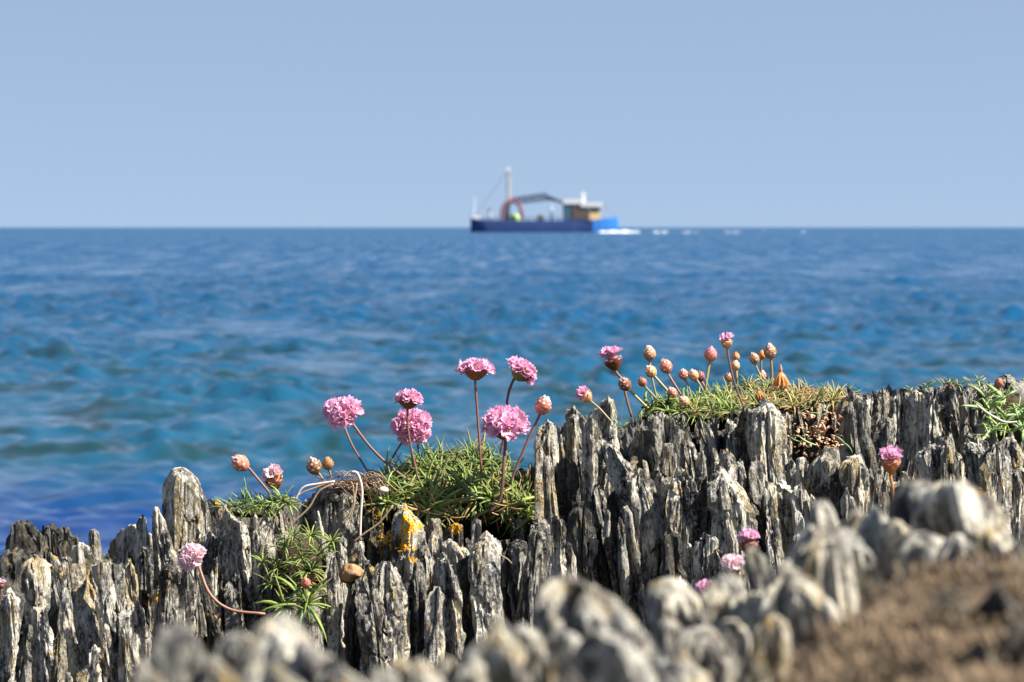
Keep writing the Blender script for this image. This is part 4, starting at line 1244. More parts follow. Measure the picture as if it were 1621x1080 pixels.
FL = [
 # head, r, kind, Y, stem, axis, label, kwargs
 ((380,733),13,'bud',2.0,[(392,742),(408,758),(428,782)],(-.75,-.3,.5),'pinkish white bud leaning out alone above the small tuft',dict(bract='bract_rose',tip='bud_tip',stem_mat='stem_pink',stem_r=2)),
 ((432,756),19,'half',1.99,[(441,772),(446,800),(453,842)],(-.28,-.35,.85),'pale pink half-open flower on a short upright stem beside the bleached stalks',dict(petal='petal_pale',bract='bract_orange',tip='petal_pale',n_flo=22)),
 ((497,738),12,'bud',2.01,[(503,748),(512,760)],(-.25,-.2,.9),'larger of two closed cream buds side by side above the dry root mat',dict(bract='bract_tan',tip='bud_tip',stem_mat='stem_green',stem_r=2)),
 ((519,734),9,'bud',2.02,[(521,744),(525,758)],(-.1,-.2,.95),'smaller of two closed cream buds side by side above the dry root mat',dict(bract='bract_tan',tip='bract_tan',stem_mat='stem_green')),
 ((527,646),19,'open',2.06,[(537,668),(555,700),(575,735),(592,762)],(-.55,-.5,.65),'smaller violet-pink flower tucked behind a bigger one, both leaning to the open sea',dict(petal='petal_violet',bract='bract_olive')),
 ((545,651),27,'open',2.02,[(560,672),(590,712),(635,752),(690,785)],(-.45,-.55,.75),'big pink flower overlapping a smaller one on a long slanting stem across the cushion',dict(bract='bract_olive',stem_r=2)),
 ((647,630),21,'open',1.99,[(643,655),(647,690),(662,760)],(.08,.12,.98),'pink flower with a dark red-brown calyx standing in front of a paler flower',dict(stem_r=1.9)),
 ((654,672),28,'open',2.05,[(640,694),(630,710),(612,740)],(.12,-.95,.25),'pale pink flower facing the viewer behind a thin dark stem',dict(bract='bract_olive')),
 ((753,580),26,'open',2.01,[(753,604),(756,660),(762,745)],(.02,.12,1),'tall upright pink flower with a flat top and brown cup, its stem straight',dict(squash=.7,stem_r=1.9)),
 ((829,584),25,'open',2.06,[(812,602),(803,632),(800,680),(788,735)],(.62,.05,.72),'tall pink flower tilted over showing its brown cup, its stem hooked at the top',dict(bract='bract_olive',squash=.75,stem_r=2)),
 ((800,668),34,'open',1.98,[(797,692),(797,745),(792,790),(775,812)],(0,-.3,.95),'widest domed pink flower low over the cushion on a thick grey-brown stem',dict(stem_r=2.6,n_flo=46)),
 ((860,642),13,'bud',1.99,[(851,658),(832,705),(806,768)],(.35,-.2,.9),'orange-pink closed bud on a slanting stem beside the pointed slab',dict(bract='bract_rose',tip='bud_tip',stem_r=2)),
 ((301,880),22,'open',1.88,[(315,900),(332,940),(365,965),(420,972)],(-.5,-.55,.7),'very pale pink flower on a long sagging stem low in front of the slabs',dict(petal='petal_pale',bract='bract_orange',tip='petal_pale',stem_mat='stem_pink',stem_r=2.2)),
 ((484,923),8,'bud',1.90,[(485,934),(486,956)],(0,-.4,.9),'little red-brown bud inside the lower green tuft',dict(bract='bract_rose',tip='bract_rose',stem_mat='stem_green')),
 ((925,625),14,'half',2.02,[(938,634),(950,648),(968,668)],(-.65,-.3,.65),'pink-tipped green and tan flower lying over at the tip of the dark shoulder rock',dict(bract='bract_tan',tip='petal',stem_mat='stem_green')),
 ((969,567),19,'half',2.1,[(979,583),(985,603),(992,632),(1000,660)],(-.28,.05,.92),'half-open violet-pink flower with wide petals and a red-brown cup, first above the upper slabs',dict(petal='petal_violet',n_flo=20,stem_mat='stem_pink',stem_r=2)),
 ((989,608),10,'bud',2.08,[(998,618),(1015,636),(1035,655)],(-.6,-.2,.75),'white-tipped pink bud right below the half-open violet flower',dict(bract='bract_rose',tip='bud_tip',stem_mat='stem_green',stem_r=2)),
 ((1017,605),7,'bud',2.08,[(1024,613),(1036,628),(1052,645)],(-.5,-.2,.8),'small dark rosy bud between two stems of the slanting buds',dict(bract='bract_rose',tip='bract_rose',stem_mat='stem_green')),
 ((1028,560),10,'bud',2.14,[(1030,574),(1032,598),(1042,640)],(-.05,-.2,.98),'pink bud standing straight up, highest of the slanting bud cluster',dict(bract='bract_tan',tip='petal_pale',stem_mat='stem_green')),
 ((1030,588),9,'bud',2.10,[(1038,597),(1056,618),(1080,645)],(-.6,-.2,.75),'tan bud directly under the straight pink-topped bud',dict(bract='bract_tan',tip='bud_tip',stem_mat='stem_green',stem_r=2)),
 ((1054,580),10,'bud',2.11,[(1059,592),(1070,612),(1088,640)],(-.3,-.2,.9),'round rosy brown bud on a curved stem next above the crossing stems',dict(bract='bract_rose',tip='bud_tip',stem_mat='stem_pink')),
 ((1082,593),7.5,'bud',2.12,[(1086,603),(1096,630)],(-.2,-.2,.95),'small rosy bud on a thin stem just before a pair of touching buds',dict(bract='bract_rose',tip='bud_tip',stem_mat='stem_green')),
 ((1098,594),8,'bud',2.12,[(1104,603),(1122,635)],(-.3,-.2,.9),'pale one of a pair of touching buds over the green blades',dict(bract='bract_tan',tip='bud_tip',stem_mat='stem_green')),
 ((1109,596),7,'bud',2.14,[(1112,606),(1126,632)],(-.1,-.2,.95),'pinker one of a pair of touching buds over the green blades',dict(bract='bract_rose',tip='petal',stem_mat='stem_pink')),
 ((1125,561),10,'bud',2.13,[(1122,576),(1118,605),(1116,630)],(.12,-.2,.95),'deep pink bud on a pale green stem, second highest of the upper cushion',dict(bract='bract_rose',tip='petal_deep',stem_mat='stem_green',stem_r=2)),
 ((1150,540),12,'half',2.06,[(1153,556),(1158,590),(1168,622),(1180,650)],(-.12,-.2,.97),'tallest bud opening in violet petals above a tan cup',dict(petal='petal_violet',bract='bract_tan',tip='bract_tan',n_flo=11)),
 ((1165,565),6,'bud',2.15,[(1166,575),(1167,610)],(0,-.1,1),'tiny brown bud standing above another brown bud',dict(bract='bract_tan',tip='bract_orange',stem_mat='stem_green')),
 ((1164,579),7,'bud',2.13,[(1165,588),(1168,615)],(0,-.1,1),'small brown bud directly under a tiny brown one',dict(bract='bract_tan',tip='bud_tip',stem_mat='stem_green')),
 ((1194,568),8,'bud',2.12,[(1199,578),(1205,600),(1212,630)],(-.2,-.1,.97),'tan bud with a pink-white tip beside a small orange bud',dict(bract='bract_tan',tip='bud_tip',stem_mat='stem_green')),
 ((1206,562),6,'bud',2.16,[(1205,574),(1205,600)],(0,-.1,1),'small plain orange bud squeezed between two paler buds',dict(bract='bract_orange',tip='bract_orange',stem_mat='stem_green')),
 ((1219,557),10,'bud',2.11,[(1221,572),(1222,600),(1216,640)],(-.1,-.1,1),'golden bud with a white tip on a pale straight green stem',dict(bract='bract_tan',tip='bud_tip',stem_mat='stem_green',stem_r=1.9)),
 ((1236,602),12,'dried',2.10,[(1243,618),(1255,642)],(-.05,-.1,1),'withered orange seed head with a pinkish pointed top and a bleached stalk',dict(bract='bract_orange',tip='bract_rose',stem_mat='straw')),
 ((1064,622),8,'bud',2.08,[(1070,632),(1082,648)],(-.4,-.2,.8),'pink-white bud half sunk among the dark blades',dict(bract='bract_rose',tip='bud_tip',stem_mat='stem_green')),
 ((1083,635),8,'bud',2.06,[(1092,642),(1102,655)],(-.7,-.2,.5),'cream bud lying low in the blades over the slab tops',dict(bract='bract_tan',tip='bud_tip',stem_mat='stem_pink')),
 ((1154,597),7,'bud',2.13,[(1156,606),(1162,630)],(-.1,-.1,1),'cream pink bud low behind the tallest stem',dict(bract='bract_tan',tip='bud_tip',stem_mat='stem_green')),
 ((1207,594),6,'bud',2.14,[(1208,602),(1210,625)],(0,-.1,1),'tiny pale pink bud low between two straight stems',dict(bract='bract_rose',tip='bud_tip',stem_mat='stem_green')),
 ((1202,626),7,'dried',2.07,[(1205,640),(1208,655)],(-.25,-.1,1),'narrow reddish brown spent bud in front of the dry olive blades',dict(bract='bract_orange',tip='bract_rose',stem_mat='stem_pink')),
 ((1410,728),20,'half',1.72,[(1412,748),(1413,775),(1412,830)],(0,-.15,1),'single pale violet flower with an orange cup in front of the dark slab face',dict(petal='petal_violet',bract='bract_orange',tip='petal',stem_mat='bract_orange',n_flo=24,stem_r=2.4)),
 ((1185,858),19,'half',1.56,[(1189,880),(1192,905),(1196,960)],(-.05,-.15,1),'pink flower with an orange cup rising over the blurred rocks',dict(petal='petal_violet',bract='bract_orange',tip='petal',stem_mat='stem_green',n_flo=22,stem_r=3)),
 ((1158,889),17,'open',1.50,[(1160,905),(1164,960)],(-.3,-.3,.9),'pale pink flower peeping just over a blurred dark rock, stem hidden',dict(petal='petal_pale')),
 ((1114,929),14,'open',1.46,[(1116,945),(1120,990)],(-.3,-.4,.8),'small violet-pink flower low in a gap of the blurred rocks',dict(petal='petal_violet')),
 ((1078,940),14,'open',1.40,[(1080,955),(1084,990)],(.3,-.2,.8),'pink flower mostly hidden behind a rounded blurred rock',dict(petal='petal')),
 ((1,925),8,'half',1.88,[(2,935),(2,948)],(0,-.2,1),'pink flower cut off by the picture edge above the lowest slabs',dict(petal='petal_pale',bract='bract_rose')),
 ((1582,606),6,'bud',2.05,[(1583,618),(1588,640),(1594,655)],(0,-.1,1),'lone dark red bud over the fleshy leaves at the far top of the outcrop',dict(bract='bract_rose',tip='bract_rose',stem_mat='stem_pink')),
]
for (hd, r, kind, Y, st, ax, lab, kw) in FL:
    flower(hd, r, kind, Y, st, ax, lab, **kw)

# ------------------------------------------------------------------ leaves and cushions
def blade_mesh(mat_, curve, width=0.055, fat=False, seed=0):
    """a linear leaf one unit long, rising along +Z and arching towards +X, V-shaped in section"""
    rng = random.Random(seed)
    n = 7
    vs_, fs_ = [], []
    x = z = 0.0
    a = 0.0
    tw = rng.uniform(-.5, .5)
    for i in range(n):
        s = i / (n - 1)
        w = width * (1 - s ** 3) ** 0.7 * (0.75 + 0.5 * s * (1 - s) * 2) if not fat else width * math.sin(math.pi * (0.12 + 0.86 * s)) ** 0.6
        th = w * (0.35 if not fat else 0.75)
        c, sn = math.cos(tw * s), math.sin(tw * s)
        vs_ += [(x, -w * c, z + w * sn * .3), (x + th * math.cos(a), 0, z - th * math.sin(a)), (x, w * c, z - w * sn * .3), (x - th * .55 * math.cos(a), 0, z + th * .55 * math.sin(a))]
        a += curve / (n - 1) * (0.5 + s)
        x += math.sin(a) / (n - 1)
        z += math.cos(a) / (n - 1)
    for i in range(n - 1):
        for j in range(4):
            b = i * 4
            fs_.append((b + j, b + (j + 1) % 4, b + 4 + (j + 1) % 4, b + 4 + j))
    fs_.append((3, 2, 1, 0))
    fs_.append(tuple((n - 1) * 4 + j for j in range(4)))
    return make_mesh('leaf', vs_, fs_, M[mat_], True)


BL = {}
for nm in ('leaf', 'leaf_dark', 'leaf_dry', 'leaf_olive'):
    BL[nm] = [blade_mesh(nm, c, 0.034 + 0.005 * i, False, i) for i, c in enumerate((0.5, 0.9, 1.4, 1.9, 2.6))]
BL['leaf_fat'] = [blade_mesh('leaf_fat', c, 0.085, True, i) for i, c in enumerate((0.3, 0.8, 1.4))]
BL['sedum'] = [blade_mesh('sedum', c, 0.26, True, i) for i, c in enumerate((0.2, 0.7))]
BL['sedum_tan'] = [blade_mesh('sedum_tan', c, 0.26, True, i) for i, c in enumerate((0.2, 0.7))]


def plant(root, blades, limit):
    """blades: (mesh, matrix in world). The largest showing ones become parts, the rest one joined part."""
    inv = Matrix.Translation(-Vector(root.location))
    blades.sort(key=lambda b: b[1].translation.y - b[1].translation.z * 0.6)
    for me, mw in blades[:limit]:
        o = link('leaf', me, root)
        o.matrix_local = inv @ mw
    rest = blades[limit:]
    if rest:
        vs_, fs_, mi, mats = [], [], [], []
        for me, mw in rest:
            m_ = me.materials[0]
            if m_ not in mats:
                mats.append(m_)
            k = mats.index(m_)
            b = len(vs_)
            T = inv @ mw
            vs_ += [tuple(T @ v.co) for v in me.vertices]
            for p in me.polygons:
                fs_.append(tuple(b + i for i in p.vertices))
                mi.append(k)
        o = link('leaf_mass', make_mesh('leaf_mass', vs_, fs_, mats, True, mi), root)
        o['kind'] = 'stuff'


def rosette(out, c, nrm, n, length, mats, rng, spread=1.2, droop=None):
    q = Vector(nrm).normalized().to_track_quat('Z', 'Y').to_matrix().to_4x4()
    for i in range(n):
        t = (i + .5) / n
        th = spread * math.sqrt(t) * rng.uniform(.7, 1.15)
        ph = i * 2.39996 + rng.uniform(-.4, .4)
        me = BL[rng.choice(mats)]
        me = me[rng.randrange(len(me))]
        L_ = length * rng.uniform(.65, 1.2)
        mtx = Matrix.Translation(c) @ q @ Matrix.Rotation(ph, 4, 'Z') @ Matrix.Rotation(th, 4, 'Y') @ Matrix.Scale(L_, 4)
        out.append((me, mtx))


def lump(name, parent, c, rx, ry, rz, mat, seed, nu=28, nv=16, amp=.16, freq=2.5):
    """uneven mound, local to the parent"""
    u = np.linspace(0, 2 * math.pi, nu, endpoint=False)
    v = np.linspace(0.02, math.pi - 0.02, nv)
    Vv, Uu = np.meshgrid(v, u, indexing='ij')
    d = np.stack([np.sin(Vv) * np.cos(Uu), np.sin(Vv) * np.sin(Uu), np.cos(Vv)], -1)
    s = 1 + amp * fbm(d[..., 0] * freq + seed, d[..., 1] * freq, d[..., 2] * freq, seed, 3) * 1.6
    Q = d * s[..., None] * np.array([rx, ry, rz])
    n1, n2 = nv, nu
    i, j = np.meshgrid(np.arange(n1 - 1), np.arange(n2), indexing='ij')
    j2 = (j + 1) % n2
    F = np.stack([i * n2 + j, (i + 1) * n2 + j, (i + 1) * n2 + j2, i * n2 + j2], -1).reshape(-1, 4)
    V = Q.reshape(-1, 3) + (np.array(c) - np.array(parent.location if parent else (0, 0, 0)))
    return link(name, make_mesh(name, V, F, M[mat] if isinstance(mat, str) else mat, True), parent)


rng = random.Random(11)
# main cushion
c0 = P(715, 790, 2.03)
cush = link('thrift_cushion', None, loc=c0)
tag(cush, 'large bright green thrift cushion in the notch of the outcrop, orange lichen beside it', 'plant')
px2 = px_m(2.03)
lump('root_mat', cush, P(712, 800, 2.055), 122 * px2, .045, 74 * px2, 'peat', 3)
bl = []
for k in range(112):
    a = rng.uniform(0.02, math.pi - .02)
    rr = math.sqrt(rng.uniform(0.03, 1))
    ux = 716 + math.cos(a) * rr * 128
    top = 728 + 26 * (abs(ux - 716) / 128) ** 2
    vy = top + (1 - math.sin(a) * rr) * 82 * (1 - .25 * abs(ux - 716) / 128)
    f = (vy - top) / 82
    Yk = 2.06 - 0.075 * f + rng.uniform(-.008, .008)
    c = P(ux, vy + 5 * noise(ux / 22.0, 0.0, 0.0, 6) * 1.6, Yk)
    nrm = ((ux - 716) / 150 + rng.uniform(-.35, .35), -.25 - .9 * f + rng.uniform(-.2, .2), 1.0 - .75 * f)
    mats = ['leaf', 'leaf', 'leaf', 'leaf_dark', 'leaf_olive'] if rng.random() < .8 else ['leaf', 'leaf_dry', 'leaf_dark', 'leaf_olive']
    rosette(bl, c, nrm, rng.randint(12, 17), 56 * px2, mats, rng, 1.15)
for k in range(16):   # dry skirt under the rosettes
    ux = rng.uniform(640, 845)
    c = P(ux, rng.uniform(795, 818), 1.99 + rng.uniform(-.01, .02))
    rosette(bl, c, (rng.uniform(-.5, .5), -1, -.3), 7, 30 * px2, ['leaf_dry', 'leaf_dry', 'leaf_dark'], rng, 1.2)
plant(cush, bl, 295)

# lower green tuft
c0 = P(480, 920, 1.93)
t2 = link('thrift_tuft', None, loc=c0)
tag(t2, 'lower green thrift tuft with starry rosettes below the pale flat rock', 'plant')
lump('root_mat', t2, P(475, 895, 1.962), 40 * px2, .012, 44 * px2, 'peat', 5)
bl = []
for (ux, vy, n, L_, sp_) in ((487, 905, 18, 46, 1.0), (525, 858, 14, 32, 1.1), (450, 868, 14, 34, 1.1), (486, 957, 22, 68, 1.35), (440, 900, 12, 34, 1.1), (470, 930, 14, 40, 1.2), (505, 880, 14, 34, 1.1),
                             (465, 850, 12, 30, 1.0), (492, 850, 12, 28, 1.0), (430, 925, 10, 36, 1.1), (452, 962, 12, 52, 1.3), (510, 930, 8, 36, 1.2), (478, 885, 12, 36, 1.1), (415, 890, 7, 28, 1.1)):
    rosette(bl, P(ux, vy, 1.93 if vy < 940 else 1.905), (rng.uniform(-.2, .2), -.7, .75), n + 4, L_ * px2, ['leaf', 'leaf', 'leaf_dark', 'leaf_olive'], rng, sp_)
for k in range(7):
    rosette(bl, P(rng.uniform(440, 520), rng.uniform(870, 925), 1.93), (0, -1, .3), 6, 20 * px2, ['leaf_dry'], rng, 1.2)
plant(t2, bl, 190)

# small tuft at the sea end
c0 = P(415, 805, 1.99)
t3 = link('thrift_tuft', None, loc=c0)
tag(t3, 'small low green tuft on the slab tops under the lone pinkish white bud', 'plant')
lump('root_mat', t3, P(405, 812, 2.012), 40 * px2, .006, 7 * px2, 'peat', 6)
bl = []
for (ux, vy) in ((372, 800), (388, 795), (402, 798), (418, 795), (432, 792), (446, 790), (360, 802), (458, 796), (395, 806), (425, 804)):
    rosette(bl, P(ux, vy + 3, 1.985), (rng.uniform(-.6, .4), -.6, .8), 15, 34 * px2, ['leaf', 'leaf_dark', 'leaf'], rng, 1.4)
bl.append((BL['leaf_fat'][0], Matrix.Translation(P(390, 785, 1.985)) @ Matrix.Rotation(math.pi, 4, 'Z') @ Matrix.Scale(30 * px2, 4)))
plant(t3, bl, 110)

# blades at the notch left of the upper cushion
t4 = link('thrift_tuft', None, loc=P(985, 675, 2.03))
tag(t4, 'few long upright green blades in a crack beside the leaning shoulder slab', 'plant')
bl = []
for (ux, vy, L_, tilt) in ((984, 677, 52, -.10), (980, 678, 58, -.62), (988, 678, 30, .9), (990, 677, 40, .5), (983, 678, 26, -1.1), (986, 678, 34, .1), (1000, 672, 44, .75)):
    me = BL['leaf'][rng.randrange(2)] if L_ > 30 else BL['leaf_dark'][1]
    bl.append((me, Matrix.Translation(P(ux, vy, 2.03)) @ Matrix.Rotation(tilt, 4, 'Y') @ Matrix.Rotation(rng.uniform(-.4, .4), 4, 'Z') @ Matrix.Scale(L_ * px2 * 1.0, 4)))
rosette(bl, P(986, 676, 2.035), (0, -.6, .8), 10, 18 * px2, ['leaf_dark', 'leaf'], rng, 1.3)
plant(t4, bl, 60)

# upper cushion
c0 = P(1150, 650, 2.12)
t5 = link('thrift_cushion', None, loc=c0)
tag(t5, 'long upper thrift cushion fading from green to dry orange, many buds above', 'plant')
px3 = px_m(2.12)
lump('root_mat', t5, P(1110, 655, 2.13), 95 * px3, .04, 26 * px3, 'peat', 8)
lump('root_mat', t5, P(1250, 645, 2.13), 95 * px3, .04, 30 * px3, 'peat', 9)
bl = []
TOP5 = [(1000, 655), (1040, 645), (1080, 632), (1110, 618), (1150, 606), (1180, 600), (1220, 602), (1260, 607), (1300, 612), (1345, 618)]
for k in range(120):
    ux = rng.uniform(1030, 1345)
    if rng.random() < .25:
        ux = rng.uniform(1090, 1240)
    top = interp(ux, TOP5) + 12
    bot = 655 if ux < 1200 else 650 if ux < 1290 else 636
    f = rng.random()
    vy = top + (bot - top) * f
    c = P(ux, vy, 2.13 - .07 * f)
    g = min(1, max(0, (ux - 1130) / 130)) + f * .25
    if rng.random() > g:
        mats = ['leaf', 'leaf_dark', 'leaf', 'leaf_olive']
    else:
        mats = ['leaf_olive', 'leaf_dry', 'leaf_dry', 'leaf_olive', 'leaf_dark']
    rosette(bl, c, (rng.uniform(-.4, .4), -.4 - .5 * f, 1.0), rng.randint(9, 13), rng.uniform(26, 36) * px3, mats, rng, 1.15)
for k in range(15):   # longer dark blades leaning out at the sea end
    ux = rng.uniform(1020, 1110)
    rosette(bl, P(ux, rng.uniform(640, 655), 2.08), (-.3, -.3, 1), 4, 50 * px3, ['leaf_dark', 'leaf'], rng, .9)
plant(t5, bl, 295)

# fleshy leaved plant at the far right
t6 = link('fleshy_plant', None, loc=P(1600, 660, 2.03))
tag(t6, 'plant with fat fleshy green leaves spilling beside the bleached curved stalk', 'plant')
bl = []
for k in range(26):
    ux, vy = rng.uniform(1555, 1640), rng.uniform(628, 690)
    rosette(bl, P(ux, vy, 2.04 - (vy - 628) / 62 * .03), (rng.uniform(-.6, .2), -.6, .6), 5, rng.uniform(26, 40) * px2, ['leaf_fat', 'leaf_fat', 'leaf'], rng, 1.25)
plant(t6, bl, 160)
lump('root_mat', t6, P(1605, 665, 2.06), 46 * px2, .02, 36 * px2, 'peat', 10)

t7 = link('fleshy_plant', None, loc=P(1500, 612, 2.08))
tag(t7, 'low sprawl of small fleshy leaves and tan scraps over the highest flat slabs', 'plant')
bl = []
for k in range(20):
    ux = rng.uniform(1440, 1570)
    vy = interp(ux, [(1440, 615), (1500, 606), (1570, 602)]) + rng.uniform(-1, 10)
    rosette(bl, P(ux, vy, 2.08), (rng.uniform(-.6, .6), -.5, .6), 4, rng.uniform(12, 24) * px2, ['leaf_fat', 'leaf_olive', 'leaf_dry'], rng, 1.25)
for (ux, vy, tl) in ((1456, 614, -.2), (1461, 612, .5), (1378, 617, .6), (1372, 617, -.5), (1342, 622, .2)):
    bl.append((BL['leaf_dark'][2], Matrix.Translation(P(ux, vy, 2.08)) @ Matrix.Rotation(tl, 4, 'Y') @ Matrix.Scale(22 * px2, 4)))
plant(t7, bl, 90)

# stonecrop clump in the hollow
t8 = link('stonecrop_clump', None, loc=P(1300, 695, 2.02))
tag(t8, 'shrivelled pink-brown stonecrop clump filling the hollow between two upper slabs', 'plant')
lump('root_mat', t8, P(1298, 690, 2.065), 26 * px2, .006, 24 * px2, 'peat', 12)
bl = []
for k in range(190):
    a, rr = rng.uniform(0, 6.28), rng.random() ** .6
    ux, vy = 1296 + 52 * rr * math.cos(a) * rng.uniform(.7, 1.1), 686 + 40 * rr * math.sin(a)
    me = BL[rng.choice(['sedum', 'sedum_tan', 'sedum_tan', 'leaf_dry'])][rng.randrange(2)]
    bl.append((me, Matrix.Translation(P(ux, vy, 2.045 + rng.uniform(-.010, .006) - .02 * (1 - rr))) @ Matrix.Rotation(rng.uniform(0, 6.28), 4, 'Z') @ Matrix.Rotation(rng.uniform(.2, 2.2), 4, 'Y') @ Matrix.Scale(rng.uniform(5, 12) * px2, 4)))
for (ux, vy, ang, L_) in ((1278, 655, 1.3, 24), (1306, 712, 1.1, 20), (1292, 705, -1.4, 34), (1322, 690, 2.0, 26), (1270, 700, -1.5, 22), (1335, 700, 2.1, 24)):
    bl.append((BL['leaf_fat'][1], Matrix.Translation(P(ux, vy, 2.01)) @ Matrix.Rotation(ang, 4, 'Y') @ Matrix.Scale(L_ * px2, 4)))
plant(t8, bl, 180)

# ------------------------------------------------------------------ dry stalks, root mat, lichen, stone
def stalk(pts, r, mat, label, Y=1.97, dy=0):
    w = [P(p[0], p[1], Y + dy * i) for i, p in enumerate(pts)]
    mb = MB()
    path = smooth_path(w, 20)
    mb.tube([p - w[-1] for p in path], [r * px2 * (1 - .25 * abs(i / 19 - .5)) for i in range(20)], 7, 0)
    o = mb.build('dry_stalk', M[mat], None, w[-1], smooth=True)
    tag(o, label, 'dry stalk', 'dry stalks hanging over the rock')
    return o


stalk([(557, 747), (566, 750), (573, 775), (571, 815), (570, 856)], 2.1, 'straw_white', 'thick bleached stalk arching up and hanging straight down beside the cushion')
stalk([(530, 762), (505, 766), (480, 772), (467, 792)], 1.9, 'straw_white', 'short thick bleached stalk curling out over the small tuft')
stalk([(528, 766), (505, 778), (488, 805), (462, 830), (457, 845)], 1.6, 'straw', 'forked straw stalk bending down to the pale flat rock')
stalk([(520, 764), (500, 772), (484, 778), (470, 786)], 1.5, 'straw', 'thin straw stalk lying along the thick bleached one')
stalk([(565, 765), (561, 790), (553, 815), (541, 830)], 1.8, 'straw', 'thin tan stalk running down behind the hanging bleached one')
stalk([(559, 768), (560, 800), (548, 840)], 1.1, 'straw', 'finest tan stalk crossing the dark cleft', 1.965)
stalk([(622, 800), (600, 828), (575, 846), (560, 858)], 1.6, 'straw', 'dark tan stalk slanting from the cushion to the broken pyramid slab', 1.95)
stalk([(666, 800), (680, 812), (700, 814), (718, 800)], 1.0, 'peat', 'thin black stalk looping under the cushion edge', 1.95)
stalk([(1548, 642), (1565, 655), (1590, 668), (1610, 668)], 1.7, 'straw_white', 'bleached curved stalk below the fleshy leaves at the picture edge', 2.0)
stalk([(790, 878), (803, 885), (810, 892)], 1.0, 'straw', 'tiny tan stalk sticking out beside the long bright slab', 1.89)

rm = link('dry_root_clump', None, loc=P(550, 765, 2.0))
tag(rm, 'brown tangle of dry roots and straw over the lumpy rock beside the cushion', 'root clump')
lump('root_mat', rm, P(553, 772, 2.03), 44 * px2, .015, 12 * px2, 'peat', 14)
mb = MB()
for k in range(95):
    ux, vy = rng.uniform(514, 606), rng.uniform(752, 778)
    a = rng.uniform(-.7, .7) + (math.pi if rng.random() < .5 else 0)
    L_ = rng.uniform(12, 34)
    p0 = P(ux, vy, 2.0 + rng.uniform(-.012, .008))
    p1 = P(ux + L_ * .5 * math.cos(a), vy + L_ * .5 * math.sin(a) - 3, 1.995)
    p2 = P(ux + L_ * math.cos(a + .3), vy + L_ * math.sin(a + .3) + 3, 1.995)
    mb.tube([p - rm.location for p in smooth_path([p0, p1, p2], 6)], rng.uniform(.35, .8) * px2, 4, 0 if rng.random() < .55 else 1)
o = mb.build('straw', [M['straw'], M['stem_red']], rm, smooth=True)
o['kind'] = 'stuff'


bpy.context.view_layer.update()
_dg = bpy.context.evaluated_depsgraph_get()
_rocks = {o.name for o in outcrop.children}


def on_rock(px_, py_, default_Y):
    """first rock surface behind a spot, looking level from the shore side"""
    q = P(px_, py_, default_Y)
    org = Vector((q.x, 1.6, CAM_Z - (CAM_Z - q.z) * 1.6 / q.y))
    d = (q - org).normalized()
    for _ in range(12):
        ok, loc, nr_, _i, ob, _m = scene.ray_cast(_dg, org, d, distance=1.0)
        if not ok:
            break
        if ob.name in _rocks:
            return loc, nr_ if nr_.dot(d) < 0 else -nr_
        org = loc + d * 1e-4
    return None, None


def lichen(cx, cy, w, h, Y, mat, label, seed, n=26):
    """a crusty patch: many small lobed flakes with real thickness, lying on the rock face"""
    r_ = random.Random(seed)
    pts = []
    for k in range(n * 11):
        a, rr = r_.uniform(0, 6.28), 1.25 * r_.random() ** .7
        if r_.random() < .8 and noise(math.cos(a) * rr * 2.2 + seed * 9, math.sin(a) * rr * 2.2, 0.0, seed) < 0.12:
            continue
        loc, nr_ = on_rock(cx + rr * math.cos(a) * w / 2, cy + rr * math.sin(a) * h / 2, Y)
        if loc is not None:
            pts.append((loc.copy(), nr_.copy()))
    if not pts:
        return None
    root = sum((p[0] for p in pts), Vector()) / len(pts)
    mb = MB()
    for loc, nr_ in pts:
        s = r_.uniform(1.1, 2.6) * px2
        q = (nr_ + Vector((r_.uniform(-.1, .1), r_.uniform(-.1, .1), r_.uniform(-.1, .1)))).normalized().to_track_quat('Z', 'Y')
        m_ = 8
        th = r_.uniform(.00005, .0002)
        ring = [(s * r_.uniform(.6, 1.15), 2 * math.pi * j / m_) for j in range(m_)]
        vs_ = [Vector((r * math.cos(t), r * math.sin(t), -.0004)) for r, t in ring] + [Vector((r * .75 * math.cos(t), r * .75 * math.sin(t), th * r_.uniform(.6, 1.2))) for r, t in ring] + [Vector((0, 0, th * .7))]
        vs_ = [loc - root + q @ v for v in vs_]
        fs_ = [(j, (j + 1) % m_, m_ + (j + 1) % m_, m_ + j) for j in range(m_)] + [(m_ + j, m_ + (j + 1) % m_, 2 * m_) for j in range(m_)]
        mb.add(vs_, fs_, 0)
    o = mb.build('lichen_patch', M[mat], None, root, smooth=False)
    tag(o, label, 'lichen', 'lichen patches on the slate')
    o['kind'] = 'stuff'
    return o


lichen(812, 740, 36, 36, 1.985, 'lichen', 'orange lichen patch at the upper corner of the large cushion, touching the buff slab', 1, 34)
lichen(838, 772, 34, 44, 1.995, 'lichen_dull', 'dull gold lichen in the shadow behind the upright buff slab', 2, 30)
lichen(648, 830, 30, 28, 1.937, 'lichen', 'brightest orange lichen on the face of the slab under the cushion', 3, 34)
lichen(636, 852, 16, 34, 1.935, 'lichen', 'narrow orange lichen running down the side of the slab under the cushion', 4, 20)
lichen(647, 802, 22, 12, 1.945, 'lichen', 'small orange lichen capping the slab under the cushion', 5, 14)
lichen(637, 868, 30, 10, 1.915, 'lichen', 'thin orange lichen along a low broken ledge', 6, 14)
lichen(719, 836, 16, 14, 1.93, 'lichen', 'separate round orange lichen spot below the middle of the cushion', 7, 14)
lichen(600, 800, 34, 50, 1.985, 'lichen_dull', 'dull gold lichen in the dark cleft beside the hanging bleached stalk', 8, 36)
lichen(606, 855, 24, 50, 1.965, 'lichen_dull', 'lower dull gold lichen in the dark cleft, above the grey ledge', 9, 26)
lichen(332, 795, 10, 7, 2.0, 'lichen', 'tiny orange lichen spot next to the tall pale slab', 10, 6)
